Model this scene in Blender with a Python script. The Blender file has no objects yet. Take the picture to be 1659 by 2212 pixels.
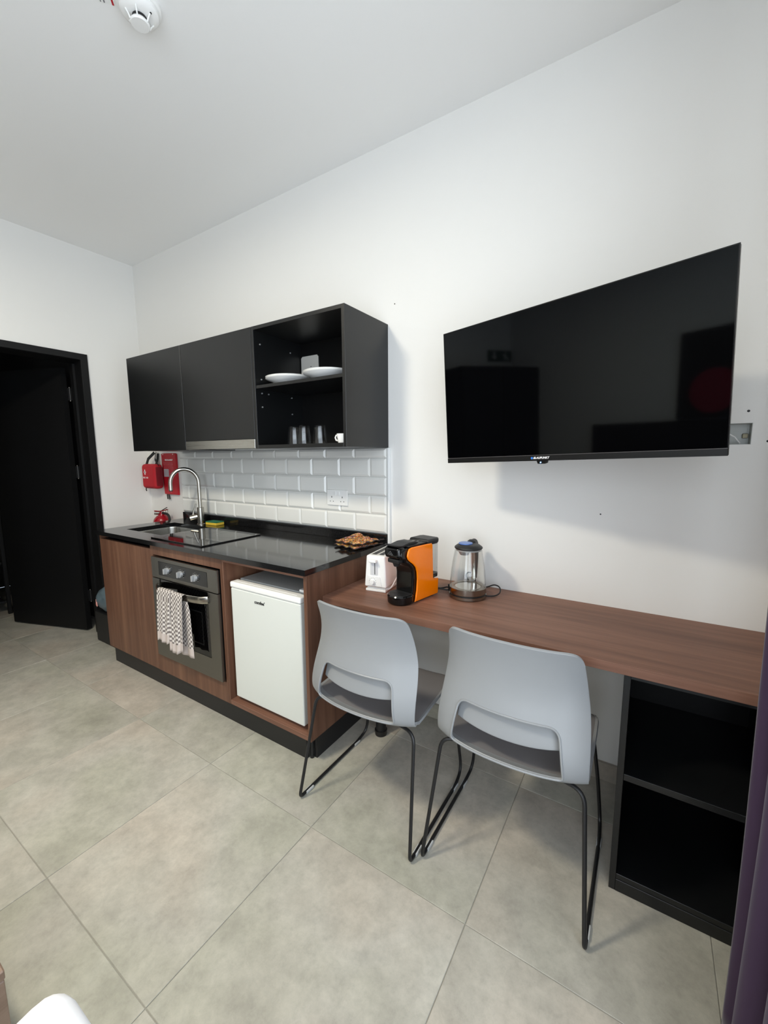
import bpy, bmesh, math, random
from mathutils import Vector, Matrix, noise

random.seed(7)
SC = bpy.context.scene
COL = SC.collection
PI = math.pi

# ------------------------------------------------------------------ camera, light, exposure
F_PX, IMG_W = 894.42, 1659.0
CAM = Vector((3.4893, -1.8512, 1.3693))
YAW, PITCH, ROLL = 0.5691, -0.1332, -0.0061
HC = 2.844                      # ceiling height

def make_camera():
    cy, sy, cp, sp = math.cos(YAW), math.sin(YAW), math.cos(PITCH), math.sin(PITCH)
    f = Vector((-sy*cp, cy*cp, sp)); r = Vector((cy, sy, 0)); u = r.cross(f)
    cr, sr = math.cos(ROLL), math.sin(ROLL)
    r2 = cr*r + sr*u; u2 = -sr*r + cr*u
    cd = bpy.data.cameras.new('camera'); co = bpy.data.objects.new('camera', cd); COL.objects.link(co)
    cd.sensor_fit = 'HORIZONTAL'; cd.sensor_width = 36.0; cd.lens = 36.0*F_PX/IMG_W
    cd.clip_start = 0.02; cd.clip_end = 60
    co.matrix_world = Matrix(((r2.x, u2.x, -f.x, CAM.x), (r2.y, u2.y, -f.y, CAM.y), (r2.z, u2.z, -f.z, CAM.z), (0, 0, 0, 1)))
    SC.camera = co
make_camera()

SC.view_settings.view_transform = 'Standard'
SC.view_settings.look = 'None'
SC.view_settings.exposure = 0.0
SC.view_settings.gamma = 1.0
SC.view_settings.use_curve_mapping = False
SC.cycles.use_denoising = True
SC.cycles.max_bounces = 10
SC.cycles.diffuse_bounces = 6
SC.cycles.glossy_bounces = 4
SC.cycles.transparent_max_bounces = 16
SC.cycles.caustics_reflective = False
SC.cycles.caustics_refractive = False
SC.cycles.sample_clamp_indirect = 6.0

world = bpy.data.worlds.new('daylight_sky'); SC.world = world; world.use_nodes = True
wb = world.node_tree.nodes['Background']; wb.inputs[0].default_value = (0.70, 0.84, 1.0, 1); wb.inputs[1].default_value = 1.2

def area_light(name, loc, direction, sx, sy, energy, color, shape='RECTANGLE', spread=PI):
    ld = bpy.data.lights.new(name, 'AREA'); ld.shape = shape; ld.size = sx
    if shape in ('RECTANGLE', 'ELLIPSE'): ld.size_y = sy
    ld.energy = energy; ld.color = color; ld.spread = spread
    lo = bpy.data.objects.new(name, ld); COL.objects.link(lo); lo.location = loc
    lo.rotation_euler = Vector(direction).to_track_quat('-Z', 'Y').to_euler()
    return lo
# daylight entering through the window beside the camera, added front fill, and the room's ceiling lamp
area_light('window_daylight', (3.99, -1.98, 1.40), (-1, 0, 0), 2.0, 2.25, 51.0, (0.86, 0.93, 1.0))
area_light('added_front_fill', (3.30, -3.64, 1.42), (0, 1, 0), 1.0, 2.25, 33.0, (0.86, 0.93, 1.0))  # frontal fill added behind the camera, set in an invented window
area_light('ceiling_lamp_light', (1.85, -1.93, 2.765), (0, 0, -1), 0.34, 0.34, 48.0, (1.0, 0.92, 0.74), 'DISK')

# ------------------------------------------------------------------ materials
def lin(c):
    return tuple((x/255/12.92) if x/255 <= 0.04045 else ((x/255+0.055)/1.055)**2.4 for x in c)
MATS = {}
def mat(name, rgb, rough=0.5, metal=0.0, spec=0.5, coat=0.0, emit=None, emit_s=0.0):
    if name in MATS: return MATS[name]
    m = bpy.data.materials.new(name); m.use_nodes = True
    b = m.node_tree.nodes['Principled BSDF']
    b.inputs['Base Color'].default_value = (*lin(rgb), 1)
    b.inputs['Roughness'].default_value = rough
    b.inputs['Metallic'].default_value = metal
    b.inputs['Specular IOR Level'].default_value = spec
    b.inputs['Coat Weight'].default_value = coat
    if emit: b.inputs['Emission Color'].default_value = (*lin(emit), 1); b.inputs['Emission Strength'].default_value = emit_s
    MATS[name] = m; return m
def nodes(m): return m.node_tree.nodes, m.node_tree.links, m.node_tree.nodes['Principled BSDF']
def N(nt, kind, **kw):
    n = nt.new(kind)
    for k, v in kw.items(): setattr(n, k, v)
    return n
def ramp(nt, stops):
    r = nt.new('ShaderNodeValToRGB')
    while len(r.color_ramp.elements) < len(stops): r.color_ramp.elements.new(0.5)
    for e, (p, c) in zip(r.color_ramp.elements, stops): e.position = p; e.color = (*lin(c), 1)
    return r

def mat_paint(name, rgb, bump=0.02):
    m = mat(name, rgb, 0.62, spec=0.3); nt, lk, b = nodes(m)
    tc = N(nt, 'ShaderNodeTexCoord'); no = N(nt, 'ShaderNodeTexNoise'); no.inputs['Scale'].default_value = 90; no.inputs['Detail'].default_value = 3
    bp = N(nt, 'ShaderNodeBump'); bp.inputs['Strength'].default_value = bump; bp.inputs['Distance'].default_value = 0.01
    lk.new(tc.outputs['Object'], no.inputs['Vector']); lk.new(no.outputs['Fac'], bp.inputs['Height']); lk.new(bp.outputs['Normal'], b.inputs['Normal'])
    return m
def mat_wood(name, stops, axis, rough=0.42, scale=1.0):
    m = mat(name, stops[0][1], rough, spec=0.4); nt, lk, b = nodes(m)
    tc = N(nt, 'ShaderNodeTexCoord'); mp = N(nt, 'ShaderNodeMapping')
    s = [38*scale]*3; s['xyz'.index(axis)] = 1.6*scale
    mp.inputs['Scale'].default_value = s
    n1 = N(nt, 'ShaderNodeTexNoise'); n1.inputs['Scale'].default_value = 1.0; n1.inputs['Detail'].default_value = 6; n1.inputs['Roughness'].default_value = 0.62; n1.inputs['Distortion'].default_value = 0.5
    mp2 = N(nt, 'ShaderNodeMapping'); s2 = [7*scale]*3; s2['xyz'.index(axis)] = 0.5*scale; mp2.inputs['Scale'].default_value = s2
    n2 = N(nt, 'ShaderNodeTexNoise'); n2.inputs['Scale'].default_value = 1.0; n2.inputs['Detail'].default_value = 3
    mx = N(nt, 'ShaderNodeMath', operation='ADD'); ml = N(nt, 'ShaderNodeMath', operation='MULTIPLY'); ml.inputs[1].default_value = 0.5
    r = ramp(nt, stops)
    lk.new(tc.outputs['Object'], mp.inputs[0]); lk.new(tc.outputs['Object'], mp2.inputs[0])
    lk.new(mp.outputs[0], n1.inputs['Vector']); lk.new(mp2.outputs[0], n2.inputs['Vector'])
    lk.new(n1.outputs['Fac'], mx.inputs[0]); lk.new(n2.outputs['Fac'], mx.inputs[1]); lk.new(mx.outputs[0], ml.inputs[0])
    lk.new(ml.outputs[0], r.inputs[0]); lk.new(r.outputs[0], b.inputs['Base Color'])
    bp = N(nt, 'ShaderNodeBump'); bp.inputs['Strength'].default_value = 0.08; bp.inputs['Distance'].default_value = 0.002
    lk.new(n1.outputs['Fac'], bp.inputs['Height']); lk.new(bp.outputs['Normal'], b.inputs['Normal'])
    return m
WOODC = [(0.30, (77, 50, 37)), (0.48, (102, 70, 54)), (0.60, (118, 84, 65)), (0.75, (134, 99, 77))]
M_WOODV = mat_wood('walnut_vertical', WOODC, 'z')
M_WOODH = mat_wood('walnut_horizontal', [(0.30, (90, 60, 47)), (0.48, (118, 83, 67)), (0.60, (134, 97, 80)), (0.75, (150, 113, 94))], 'x', 0.5)
M_WALL = mat_paint('wall_paint', (229, 228, 225))
M_CEIL = mat_paint('ceiling_paint', (240, 240, 239))

def mat_floor(name='floor_tile'):
    m = mat(name, (178, 174, 162), 0.42, spec=0.4); nt, lk, b = nodes(m)
    tc = N(nt, 'ShaderNodeTexCoord'); oi = N(nt, 'ShaderNodeObjectInfo')
    mu = N(nt, 'ShaderNodeVectorMath', operation='SCALE'); cb = N(nt, 'ShaderNodeCombineXYZ')
    lk.new(oi.outputs['Random'], cb.inputs[0]); lk.new(oi.outputs['Random'], cb.inputs[1]); lk.new(oi.outputs['Random'], cb.inputs[2])
    lk.new(cb.outputs[0], mu.inputs[0]); mu.inputs['Scale'].default_value = 37.0
    ad = N(nt, 'ShaderNodeVectorMath', operation='ADD'); lk.new(tc.outputs['Object'], ad.inputs[0]); lk.new(mu.outputs[0], ad.inputs[1])
    a = N(nt, 'ShaderNodeTexNoise'); a.inputs['Scale'].default_value = 2.6; a.inputs['Detail'].default_value = 5; a.inputs['Roughness'].default_value = 0.6; a.inputs['Distortion'].default_value = 0.6
    c = N(nt, 'ShaderNodeTexNoise'); c.inputs['Scale'].default_value = 11; c.inputs['Detail'].default_value = 10; c.inputs['Roughness'].default_value = 0.7
    h = N(nt, 'ShaderNodeTexNoise'); h.inputs['Scale'].default_value = 1.7; h.inputs['Detail'].default_value = 2
    for n_ in (a, c, h): lk.new(ad.outputs[0], n_.inputs['Vector'])
    r1 = ramp(nt, [(0.28, (146, 142, 130)), (0.46, (170, 166, 153)), (0.60, (182, 178, 166)), (0.78, (200, 197, 187))])
    r2 = ramp(nt, [(0.36, (166, 165, 151)), (0.50, (180, 176, 167)), (0.66, (187, 175, 163))])
    r3 = ramp(nt, [(0.36, (120, 120, 120)), (0.64, (214, 214, 214))])
    hr = N(nt, 'ShaderNodeMapRange'); hr.inputs['To Min'].default_value = -0.07; hr.inputs['To Max'].default_value = 0.07; lk.new(oi.outputs['Random'], hr.inputs[0])
    hs = N(nt, 'ShaderNodeMath', operation='ADD'); lk.new(h.outputs['Fac'], hs.inputs[0]); lk.new(hr.outputs[0], hs.inputs[1])
    lk.new(a.outputs['Fac'], r1.inputs[0]); lk.new(hs.outputs[0], r2.inputs[0]); lk.new(c.outputs['Fac'], r3.inputs[0])
    m1 = N(nt, 'ShaderNodeMix', data_type='RGBA'); m1.inputs[0].default_value = 0.55
    lk.new(r1.outputs[0], m1.inputs[6]); lk.new(r2.outputs[0], m1.inputs[7])
    m2 = N(nt, 'ShaderNodeMix', data_type='RGBA', blend_type='OVERLAY'); m2.inputs[0].default_value = 0.24
    lk.new(m1.outputs[2], m2.inputs[6]); lk.new(r3.outputs[0], m2.inputs[7]); lk.new(m2.outputs[2], b.inputs['Base Color'])
    e_ = N(nt, 'ShaderNodeTexNoise'); e_.inputs['Scale'].default_value = 42; e_.inputs['Detail'].default_value = 12; e_.inputs['Roughness'].default_value = 0.78; e_.inputs['Distortion'].default_value = 0.2
    lk.new(ad.outputs[0], e_.inputs['Vector']); r4 = ramp(nt, [(0.34, (96, 96, 96)), (0.5, (188, 188, 188)), (0.66, (222, 222, 222))]); lk.new(e_.outputs['Fac'], r4.inputs[0])
    m3 = N(nt, 'ShaderNodeMix', data_type='RGBA', blend_type='OVERLAY'); m3.inputs[0].default_value = 0.13
    lk.new(m2.outputs[2], m3.inputs[6]); lk.new(r4.outputs[0], m3.inputs[7]); lk.new(m3.outputs[2], b.inputs['Base Color'])
    rr = N(nt, 'ShaderNodeMapRange'); rr.inputs['To Min'].default_value = 0.36; rr.inputs['To Max'].default_value = 0.55
    lk.new(c.outputs['Fac'], rr.inputs[0]); lk.new(rr.outputs[0], b.inputs['Roughness'])
    return m
M_FLOOR = mat_floor()
M_GROUT = mat('grout_grey', (150, 147, 138), 0.9)

def mat_granite():
    m = mat('black_granite', (30, 30, 31), 0.10, spec=0.5, coat=0.0); nt, lk, b = nodes(m)
    tc = N(nt, 'ShaderNodeTexCoord'); a = N(nt, 'ShaderNodeTexNoise'); a.inputs['Scale'].default_value = 420; a.inputs['Detail'].default_value = 3; a.inputs['Roughness'].default_value = 0.7
    r = ramp(nt, [(0.42, (13, 13, 14)), (0.58, (26, 26, 27)), (0.70, (70, 70, 70))])
    lk.new(tc.outputs['Object'], a.inputs['Vector']); lk.new(a.outputs['Fac'], r.inputs[0]); lk.new(r.outputs[0], b.inputs['Base Color'])
    return m
M_GRAN = mat_granite()
def mat_brushed(name, rgb, rough, axis, amt=0.12):
    m = mat(name, rgb, rough, metal=1.0); nt, lk, b = nodes(m)
    tc = N(nt, 'ShaderNodeTexCoord'); mp = N(nt, 'ShaderNodeMapping'); s = [400]*3; s['xyz'.index(axis)] = 4; mp.inputs['Scale'].default_value = s
    a = N(nt, 'ShaderNodeTexNoise'); a.inputs['Scale'].default_value = 1; a.inputs['Detail'].default_value = 2
    rr = N(nt, 'ShaderNodeMapRange'); rr.inputs['To Min'].default_value = max(0.02, rough-amt); rr.inputs['To Max'].default_value = rough+amt
    lk.new(tc.outputs['Object'], mp.inputs[0]); lk.new(mp.outputs[0], a.inputs['Vector']); lk.new(a.outputs['Fac'], rr.inputs[0]); lk.new(rr.outputs[0], b.inputs['Roughness'])
    return m
M_STEEL = mat_brushed('brushed_steel', (176, 174, 168), 0.30, 'x')
M_OVEN = mat_brushed('oven_steel', (126, 124, 119), 0.34, 'x')
M_KETTLE = mat('kettle_steel', (150, 143, 134), 0.22, metal=1.0)
M_CHROME = mat('polished_steel', (205, 203, 198), 0.12, metal=1.0)
M_TAP = mat('satin_nickel', (178, 174, 166), 0.24, metal=1.0)
M_BLACK = mat('black_laminate', (18, 19, 20), 0.36, spec=0.5)
M_BLACKSHADE = mat('black_laminate_shaded', (7, 7, 8), 0.5, spec=0.25)  # darker copy of the black laminate, deepening the shade inside recesses
M_DOOR = mat('black_door_laminate', (13, 13, 14), 0.6, spec=0.3)
M_BLKMETAL = mat('black_powder_coat', (22, 22, 24), 0.42, spec=0.5)
M_GLOSSBLK = mat('gloss_black_plastic', (10, 10, 11), 0.14)
M_MATTBLK = mat('matt_black_plastic', (26, 26, 27), 0.5)
M_GLASSBLK = mat('black_ceramic_glass', (6, 6, 7), 0.03, spec=0.5)
M_TVSCREEN = mat('tv_screen_glass', (3, 3, 4), 0.045, spec=0.27)
M_TVSCREEN.node_tree.nodes['Principled BSDF'].inputs['Specular Tint'].default_value = (0.86, 0.95, 1.0, 1)
M_WHITEPL = mat('white_plastic', (236, 236, 234), 0.3)
M_WHITEGL = mat('white_enamel', (214, 217, 212), 0.25)
M_FRTOP = mat('fridge_grey_plastic', (176, 178, 176), 0.5)
M_TILE = mat('white_glazed_tile', (226, 226, 222), 0.1, spec=0.5)
M_TGROUT = mat('white_grout', (196, 197, 194), 0.9)
M_ORANGE = mat('orange_gloss_plastic', (252, 128, 4), 0.16)
M_RED = mat('red_fabric', (176, 20, 34), 0.75)
M_REDPNT = mat('red_paint', (150, 10, 26), 0.25)
M_REDPVC = mat('red_vinyl', (178, 18, 34), 0.5)
M_STRAP = mat('black_webbing', (16, 16, 18), 0.8)
M_CERAMIC = mat('white_china', (238, 238, 236), 0.14)
M_CHAIR = mat('pale_grey_polypropylene', (139, 141, 143), 0.42)
M_SEAT = mat('grey_seat_fabric', (112, 109, 110), 0.85)
M_SILVER = mat('silver_plastic', (196, 198, 200), 0.3, metal=0.6)
M_INK = mat('black_print', (18, 18, 18), 0.5)
M_WPRINT = mat('white_print', (235, 232, 232), 0.5)
M_PVC = mat('white_pvc_trim', (238, 240, 240), 0.35)
M_BLUE = mat('blue_button', (92, 124, 190), 0.35)
M_LED = mat('standby_led', (140, 190, 255), 0.4, emit=(120, 180, 255), emit_s=6.0)
M_GALV = mat('galvanised_steel', (176, 178, 174), 0.5, metal=0.3)
M_YELLOW = mat('yellow_sponge', (222, 186, 60), 0.9)
M_GREEN = mat('green_scourer', (26, 104, 74), 0.95)
M_BEDWHITE = mat('white_cotton', (232, 233, 238), 0.85)
M_CLEARCLIP = mat('clear_glide', (186, 188, 188), 0.35)
M_BAG = mat('blue_grey_plastic_bag', (92, 108, 116), 0.35)
M_PINK = mat('pink_print', (214, 150, 140), 0.6)
M_LAMP = mat('lamp_diffuser', (255, 246, 230), 0.5, emit=(255, 240, 215), emit_s=6.0)

def mat_thin_glass(name, tint=(1, 1, 1), refl=1.0):
    m = bpy.data.materials.new(name); m.use_nodes = True; nt, lk = m.node_tree.nodes, m.node_tree.links
    nt.clear()
    o = nt.new('ShaderNodeOutputMaterial'); mx = nt.new('ShaderNodeMixShader'); t = nt.new('ShaderNodeBsdfTransparent'); g = nt.new('ShaderNodeBsdfGlossy'); fr = nt.new('ShaderNodeFresnel')
    t.inputs[0].default_value = (*tint, 1); g.inputs['Roughness'].default_value = 0.02; ge = nt.new('ShaderNodeNewGeometry'); mr = nt.new('ShaderNodeMapRange'); mr.inputs['To Min'].default_value = 1.45; mr.inputs['To Max'].default_value = 1/1.45
    lk.new(ge.outputs['Backfacing'], mr.inputs[0]); lk.new(mr.outputs[0], fr.inputs['IOR'])   # the same reflectance on both faces of a thin wall
    lk.new(fr.outputs[0], mx.inputs[0]); lk.new(t.outputs[0], mx.inputs[1]); lk.new(g.outputs[0], mx.inputs[2]); lk.new(mx.outputs[0], o.inputs[0])
    MATS[name] = m; return m
M_GLASS = mat_thin_glass('clear_glass', (0.985, 0.99, 0.99))
M_TANK = mat_thin_glass('clear_tank_plastic', (0.82, 0.83, 0.84))
M_PANE = mat_thin_glass('window_glass', (0.97, 0.98, 0.98))

def mat_towel():
    m = mat('checked_towel', (220, 214, 208), 0.95, spec=0.1); nt, lk, b = nodes(m)
    uv = N(nt, 'ShaderNodeUVMap'); uv.uv_map = 'UVMap'
    ck = N(nt, 'ShaderNodeTexChecker'); ck.inputs['Scale'].default_value = 1.0
    ck.inputs['Color1'].default_value = (*lin((214, 207, 201)), 1); ck.inputs['Color2'].default_value = (*lin((122, 114, 112)), 1)
    lk.new(uv.outputs[0], ck.inputs['Vector'])
    sp = N(nt, 'ShaderNodeSeparateXYZ'); lk.new(uv.outputs[0], sp.inputs[0])
    gt = N(nt, 'ShaderNodeMath', operation='LESS_THAN'); gt.inputs[1].default_value = 4.2; lk.new(sp.outputs[1], gt.inputs[0])
    mx = N(nt, 'ShaderNodeMix', data_type='RGBA'); mx.inputs[7].default_value = (*lin((198, 186, 180)), 1)
    lk.new(gt.outputs[0], mx.inputs[0]); lk.new(ck.outputs[0], mx.inputs[6]); lk.new(mx.outputs[2], b.inputs['Base Color'])
    no = N(nt, 'ShaderNodeTexNoise'); no.inputs['Scale'].default_value = 6; bp = N(nt, 'ShaderNodeBump'); bp.inputs['Strength'].default_value = 0.3; bp.inputs['Distance'].default_value = 0.003
    lk.new(uv.outputs[0], no.inputs['Vector']); lk.new(no.outputs['Fac'], bp.inputs['Height']); lk.new(bp.outputs['Normal'], b.inputs['Normal'])
    return m
M_TOWEL = mat_towel()
def mat_floral():
    m = mat('floral_print', (190, 120, 60), 0.9, spec=0.1); nt, lk, b = nodes(m)
    tc = N(nt, 'ShaderNodeTexCoord'); vo = N(nt, 'ShaderNodeTexVoronoi'); vo.inputs['Scale'].default_value = 150
    no = N(nt, 'ShaderNodeTexNoise'); no.inputs['Scale'].default_value = 40; no.inputs['Detail'].default_value = 2
    lk.new(tc.outputs['Object'], no.inputs['Vector'])
    mxv = N(nt, 'ShaderNodeMix', data_type='VECTOR'); mxv.inputs[0].default_value = 0.04
    lk.new(tc.outputs['Object'], mxv.inputs[4]); lk.new(no.outputs['Color'], mxv.inputs[5]); lk.new(mxv.outputs[1], vo.inputs['Vector'])
    r = ramp(nt, [(0.0, (120, 44, 40)), (0.16, (206, 128, 48)), (0.32, (94, 96, 58)), (0.46, (222, 186, 120)), (0.58, (70, 84, 110)), (0.7, (214, 150, 130)), (0.84, (150, 120, 60)), (0.97, (196, 92, 40))])
    r.color_ramp.interpolation = 'CONSTANT'
    sp = N(nt, 'ShaderNodeSeparateColor'); lk.new(vo.outputs['Color'], sp.inputs[0]); lk.new(sp.outputs[0], r.inputs[0]); lk.new(r.outputs[0], b.inputs['Base Color'])
    return m
M_FLORAL = mat_floral()
def mat_curtain():
    m = mat('purple_curtain_cloth', (58, 41, 66), 0.8, spec=0.3); nt, lk, b = nodes(m)
    b.inputs['Sheen Weight'].default_value = 0.2; b.inputs['Sheen Roughness'].default_value = 0.4
    tc = N(nt, 'ShaderNodeTexCoord'); no = N(nt, 'ShaderNodeTexNoise'); no.inputs['Scale'].default_value = 500
    bp = N(nt, 'ShaderNodeBump'); bp.inputs['Strength'].default_value = 0.15; bp.inputs['Distance'].default_value = 0.001
    lk.new(tc.outputs['Object'], no.inputs['Vector']); lk.new(no.outputs['Fac'], bp.inputs['Height']); lk.new(bp.outputs['Normal'], b.inputs['Normal'])
    return m
M_CURTAIN = mat_curtain()

# ------------------------------------------------------------------ mesh helpers
class MB:
    def __init__(self): self.v = []; self.f = []; self.uv = None
    def add(self, vs, fs):
        o = len(self.v); self.v += [tuple(x) for x in vs]; self.f += [tuple(i+o for i in f) for f in fs]; return self
    def bm(self, bm):
        bm.verts.ensure_lookup_table(); bm.verts.index_update()
        self.add([v.co.copy() for v in bm.verts], [[v.index for v in f.verts] for f in bm.faces]); bm.free(); return self
    def box(self, a, b, bev=0.0, seg=2):
        x0, y0, z0 = (min(a[i], b[i]) for i in range(3)); x1, y1, z1 = (max(a[i], b[i]) for i in range(3))
        vs = [(x0, y0, z0), (x1, y0, z0), (x1, y1, z0), (x0, y1, z0), (x0, y0, z1), (x1, y0, z1), (x1, y1, z1), (x0, y1, z1)]
        fs = [(0, 3, 2, 1), (4, 5, 6, 7), (0, 1, 5, 4), (1, 2, 6, 5), (2, 3, 7, 6), (3, 0, 4, 7)]
        if not bev: return self.add(vs, fs)
        bm = bmesh.new(); V = [bm.verts.new(v) for v in vs]
        for f in fs: bm.faces.new([V[i] for i in f])
        bmesh.ops.bevel(bm, geom=bm.edges[:], offset=bev, segments=seg, affect='EDGES', profile=0.5)
        return self.bm(bm)
    def cyl(self, p0, p1, r0, r1=None, n=20, cap=True):
        r1 = r0 if r1 is None else r1
        p0, p1 = Vector(p0), Vector(p1); d = (p1-p0).normalized()
        a = d.orthogonal().normalized(); b = d.cross(a)
        vs = []
        for p, r in ((p0, r0), (p1, r1)):
            for i in range(n):
                t = 2*PI*i/n; vs.append(p + r*(math.cos(t)*a + math.sin(t)*b))
        fs = [(i, (i+1) % n, n+(i+1) % n, n+i) for i in range(n)]
        if cap: fs += [tuple(range(n-1, -1, -1)), tuple(range(n, 2*n))]
        return self.add(vs, fs)
    def lathe(self, prof, c=(0, 0, 0), n=32, cap0=False, cap1=False):
        vs = []; m = len(prof)
        for r, z in prof:
            for i in range(n):
                t = 2*PI*i/n; vs.append((c[0]+r*math.cos(t), c[1]+r*math.sin(t), c[2]+z))
        fs = []
        for k in range(m-1):
            for i in range(n):
                j = (i+1) % n; fs.append((k*n+i, k*n+j, (k+1)*n+j, (k+1)*n+i))
        if cap0: fs.append(tuple(range(n-1, -1, -1)))
        if cap1: fs.append(tuple((m-1)*n+i for i in range(n)))
        return self.add(vs, fs)
    def tube(self, pts, r, n=8, closed=False, flat=None):
        pts = [Vector(p) for p in pts]; m = len(pts); vs = []
        prev = None
        for i, p in enumerate(pts):
            t = (pts[min(i+1, m-1)] - pts[max(i-1, 0)]).normalized()
            if prev is None: a = t.orthogonal().normalized() if flat is None else (Vector(flat) - Vector(flat).dot(t)*t).normalized()
            else: a = (prev - prev.dot(t)*t).normalized()
            prev = a; b = t.cross(a)
            rr = r[i] if isinstance(r, (list, tuple)) else r
            ra, rb = (rr, rr) if not hasattr(self, 'ell') or self.ell is None else self.ell
            for k in range(n):
                th = 2*PI*(k+0.5)/n; vs.append(p + ra*math.cos(th)*a + rb*math.sin(th)*b)
        fs = [(i*n+k, i*n+(k+1) % n, (i+1)*n+(k+1) % n, (i+1)*n+k) for i in range(m-1) for k in range(n)]
        fs += [tuple(range(n-1, -1, -1)), tuple((m-1)*n+k for k in range(n))]
        return self.add(vs, fs)
    def prism(self, poly, axis, t0, t1, bev=0.0, seg=2):
        k = 'xyz'.index(axis); o = [i for i in range(3) if i != k]
        def P(q, t):
            v = [0, 0, 0]; v[o[0]] = q[0]; v[o[1]] = q[1]; v[k] = t; return v
        bm = bmesh.new(); A = [bm.verts.new(P(q, t0)) for q in poly]; B = [bm.verts.new(P(q, t1)) for q in poly]; n = len(poly)
        fa = bm.faces.new(A); fb = bm.faces.new(B[::-1])
        for i in range(n): bm.faces.new((A[i], B[i], B[(i+1) % n], A[(i+1) % n]))
        bmesh.ops.recalc_face_normals(bm, faces=bm.faces[:])
        if bev:
            es = set(fa.edges[:]) | set(fb.edges[:])
            bmesh.ops.bevel(bm, geom=list(es), offset=bev, segments=seg, affect='EDGES', profile=0.5)
        return self.bm(bm)
    def grid(self, fn, nu, nv):
        vs = [fn(i/(nu-1), j/(nv-1)) for j in range(nv) for i in range(nu)]
        fs = [(j*nu+i, j*nu+i+1, (j+1)*nu+i+1, (j+1)*nu+i) for j in range(nv-1) for i in range(nu-1)]
        return self.add(vs, fs)
    def slab(self, us, vs_, keep, axis, t0, t1):
        """solid slab with openings: cells of the us x vs_ grid where keep(i, j)"""
        k = 'xyz'.index(axis); o = [i for i in range(3) if i != k]
        def P(u, v, t):
            q = [0, 0, 0]; q[o[0]] = u; q[o[1]] = v; q[k] = t; return tuple(q)
        nu, nv = len(us)-1, len(vs_)-1
        K = lambda i, j: 0 <= i < nu and 0 <= j < nv and keep(i, j)
        for i in range(nu):
            for j in range(nv):
                if not K(i, j): continue
                u0, u1, v0, v1 = us[i], us[i+1], vs_[j], vs_[j+1]
                for t in (t0, t1): self.add([P(u0, v0, t), P(u1, v0, t), P(u1, v1, t), P(u0, v1, t)], [(0, 1, 2, 3)])
                for (di, dj, a, b) in ((-1, 0, (u0, v0), (u0, v1)), (1, 0, (u1, v0), (u1, v1)), (0, -1, (u0, v0), (u1, v0)), (0, 1, (u0, v1), (u1, v1))):
                    if not K(i+di, j+dj): self.add([P(*a, t0), P(*b, t0), P(*b, t1), P(*a, t1)], [(0, 1, 2, 3)])
        return self

def fillet(pts, r, n=5):
    pts = [Vector(p) for p in pts]; out = [pts[0]]
    for i in range(1, len(pts)-1):
        a, b, c = pts[i-1], pts[i], pts[i+1]
        rr = r[i] if isinstance(r, (list, tuple)) else r
        d1 = (a-b); d2 = (c-b); l1 = min(rr, d1.length*0.48); l2 = min(rr, d2.length*0.48)
        p, q = b+d1.normalized()*l1, b+d2.normalized()*l2
        for k in range(n+1):
            t = k/n; out.append((1-t)**2*p + 2*t*(1-t)*b + t*t*q)
    out.append(pts[-1]); return out

def make_mesh(name, mb, smooth=True, angle=35, shift=None):
    me = bpy.data.meshes.new(name)
    vs = mb.v if shift is None else [(v[0]-shift[0], v[1]-shift[1], v[2]-shift[2]) for v in mb.v]
    me.from_pydata(vs, [], mb.f); me.validate(); me.update()
    bm = bmesh.new(); bm.from_mesh(me); bmesh.ops.remove_doubles(bm, verts=bm.verts[:], dist=1e-6); bmesh.ops.recalc_face_normals(bm, faces=bm.faces[:]); bm.to_mesh(me); bm.free()
    if smooth:
        me.shade_smooth(); me.set_sharp_from_angle(angle=math.radians(angle))
    return me
ORIGIN = {}
def link(name, me, material, parent=None):
    o = bpy.data.objects.new(name, me); COL.objects.link(o)
    if material is not None and not me.materials: me.materials.append(material)
    if parent is not None: o.parent = parent
    return o
def part(name, mb, material, parent, smooth=True, angle=35, world=True, label=None):
    """a mesh in world coordinates (or, with world False, in its thing's own coordinates) under its thing"""
    root = parent
    while root.parent is not None: root = root.parent
    sh = tuple(root.location) if world else None
    o = link(name, make_mesh(name, mb, smooth, angle, sh), material, parent)
    if smooth:
        wn = o.modifiers.new('normals', 'WEIGHTED_NORMAL'); wn.keep_sharp = True; wn.weight = 60
    if label: o['label'] = label
    return o
def tag(o, label, cat, group=None):
    o['label'] = label; o['category'] = cat
    if group: o['group'] = group
    return o
def thing(name, label, cat, loc=(0, 0, 0), rotz=0.0, group=None):
    o = bpy.data.objects.new(name, None); COL.objects.link(o); o.empty_display_size = 0.05
    o.location = loc; o.rotation_euler = (0, 0, rotz); return tag(o, label, cat, group)
def solo(name, mb, material, label, cat, base, group=None, smooth=True, angle=35):
    o = link(name, make_mesh(name, mb, smooth, angle, base), material); o.location = base; return tag(o, label, cat, group)
def struct(name, mb, material, smooth=False, loc=(0, 0, 0)):
    o = link(name, make_mesh(name, mb, smooth, 35, loc), material); o.location = loc; o['kind'] = 'structure'; return o
def copy_tree(o, parent=None):
    c = o.copy(); COL.objects.link(c); c.parent = parent
    for ch in list(o.children): copy_tree(ch, c)
    return c
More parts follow.
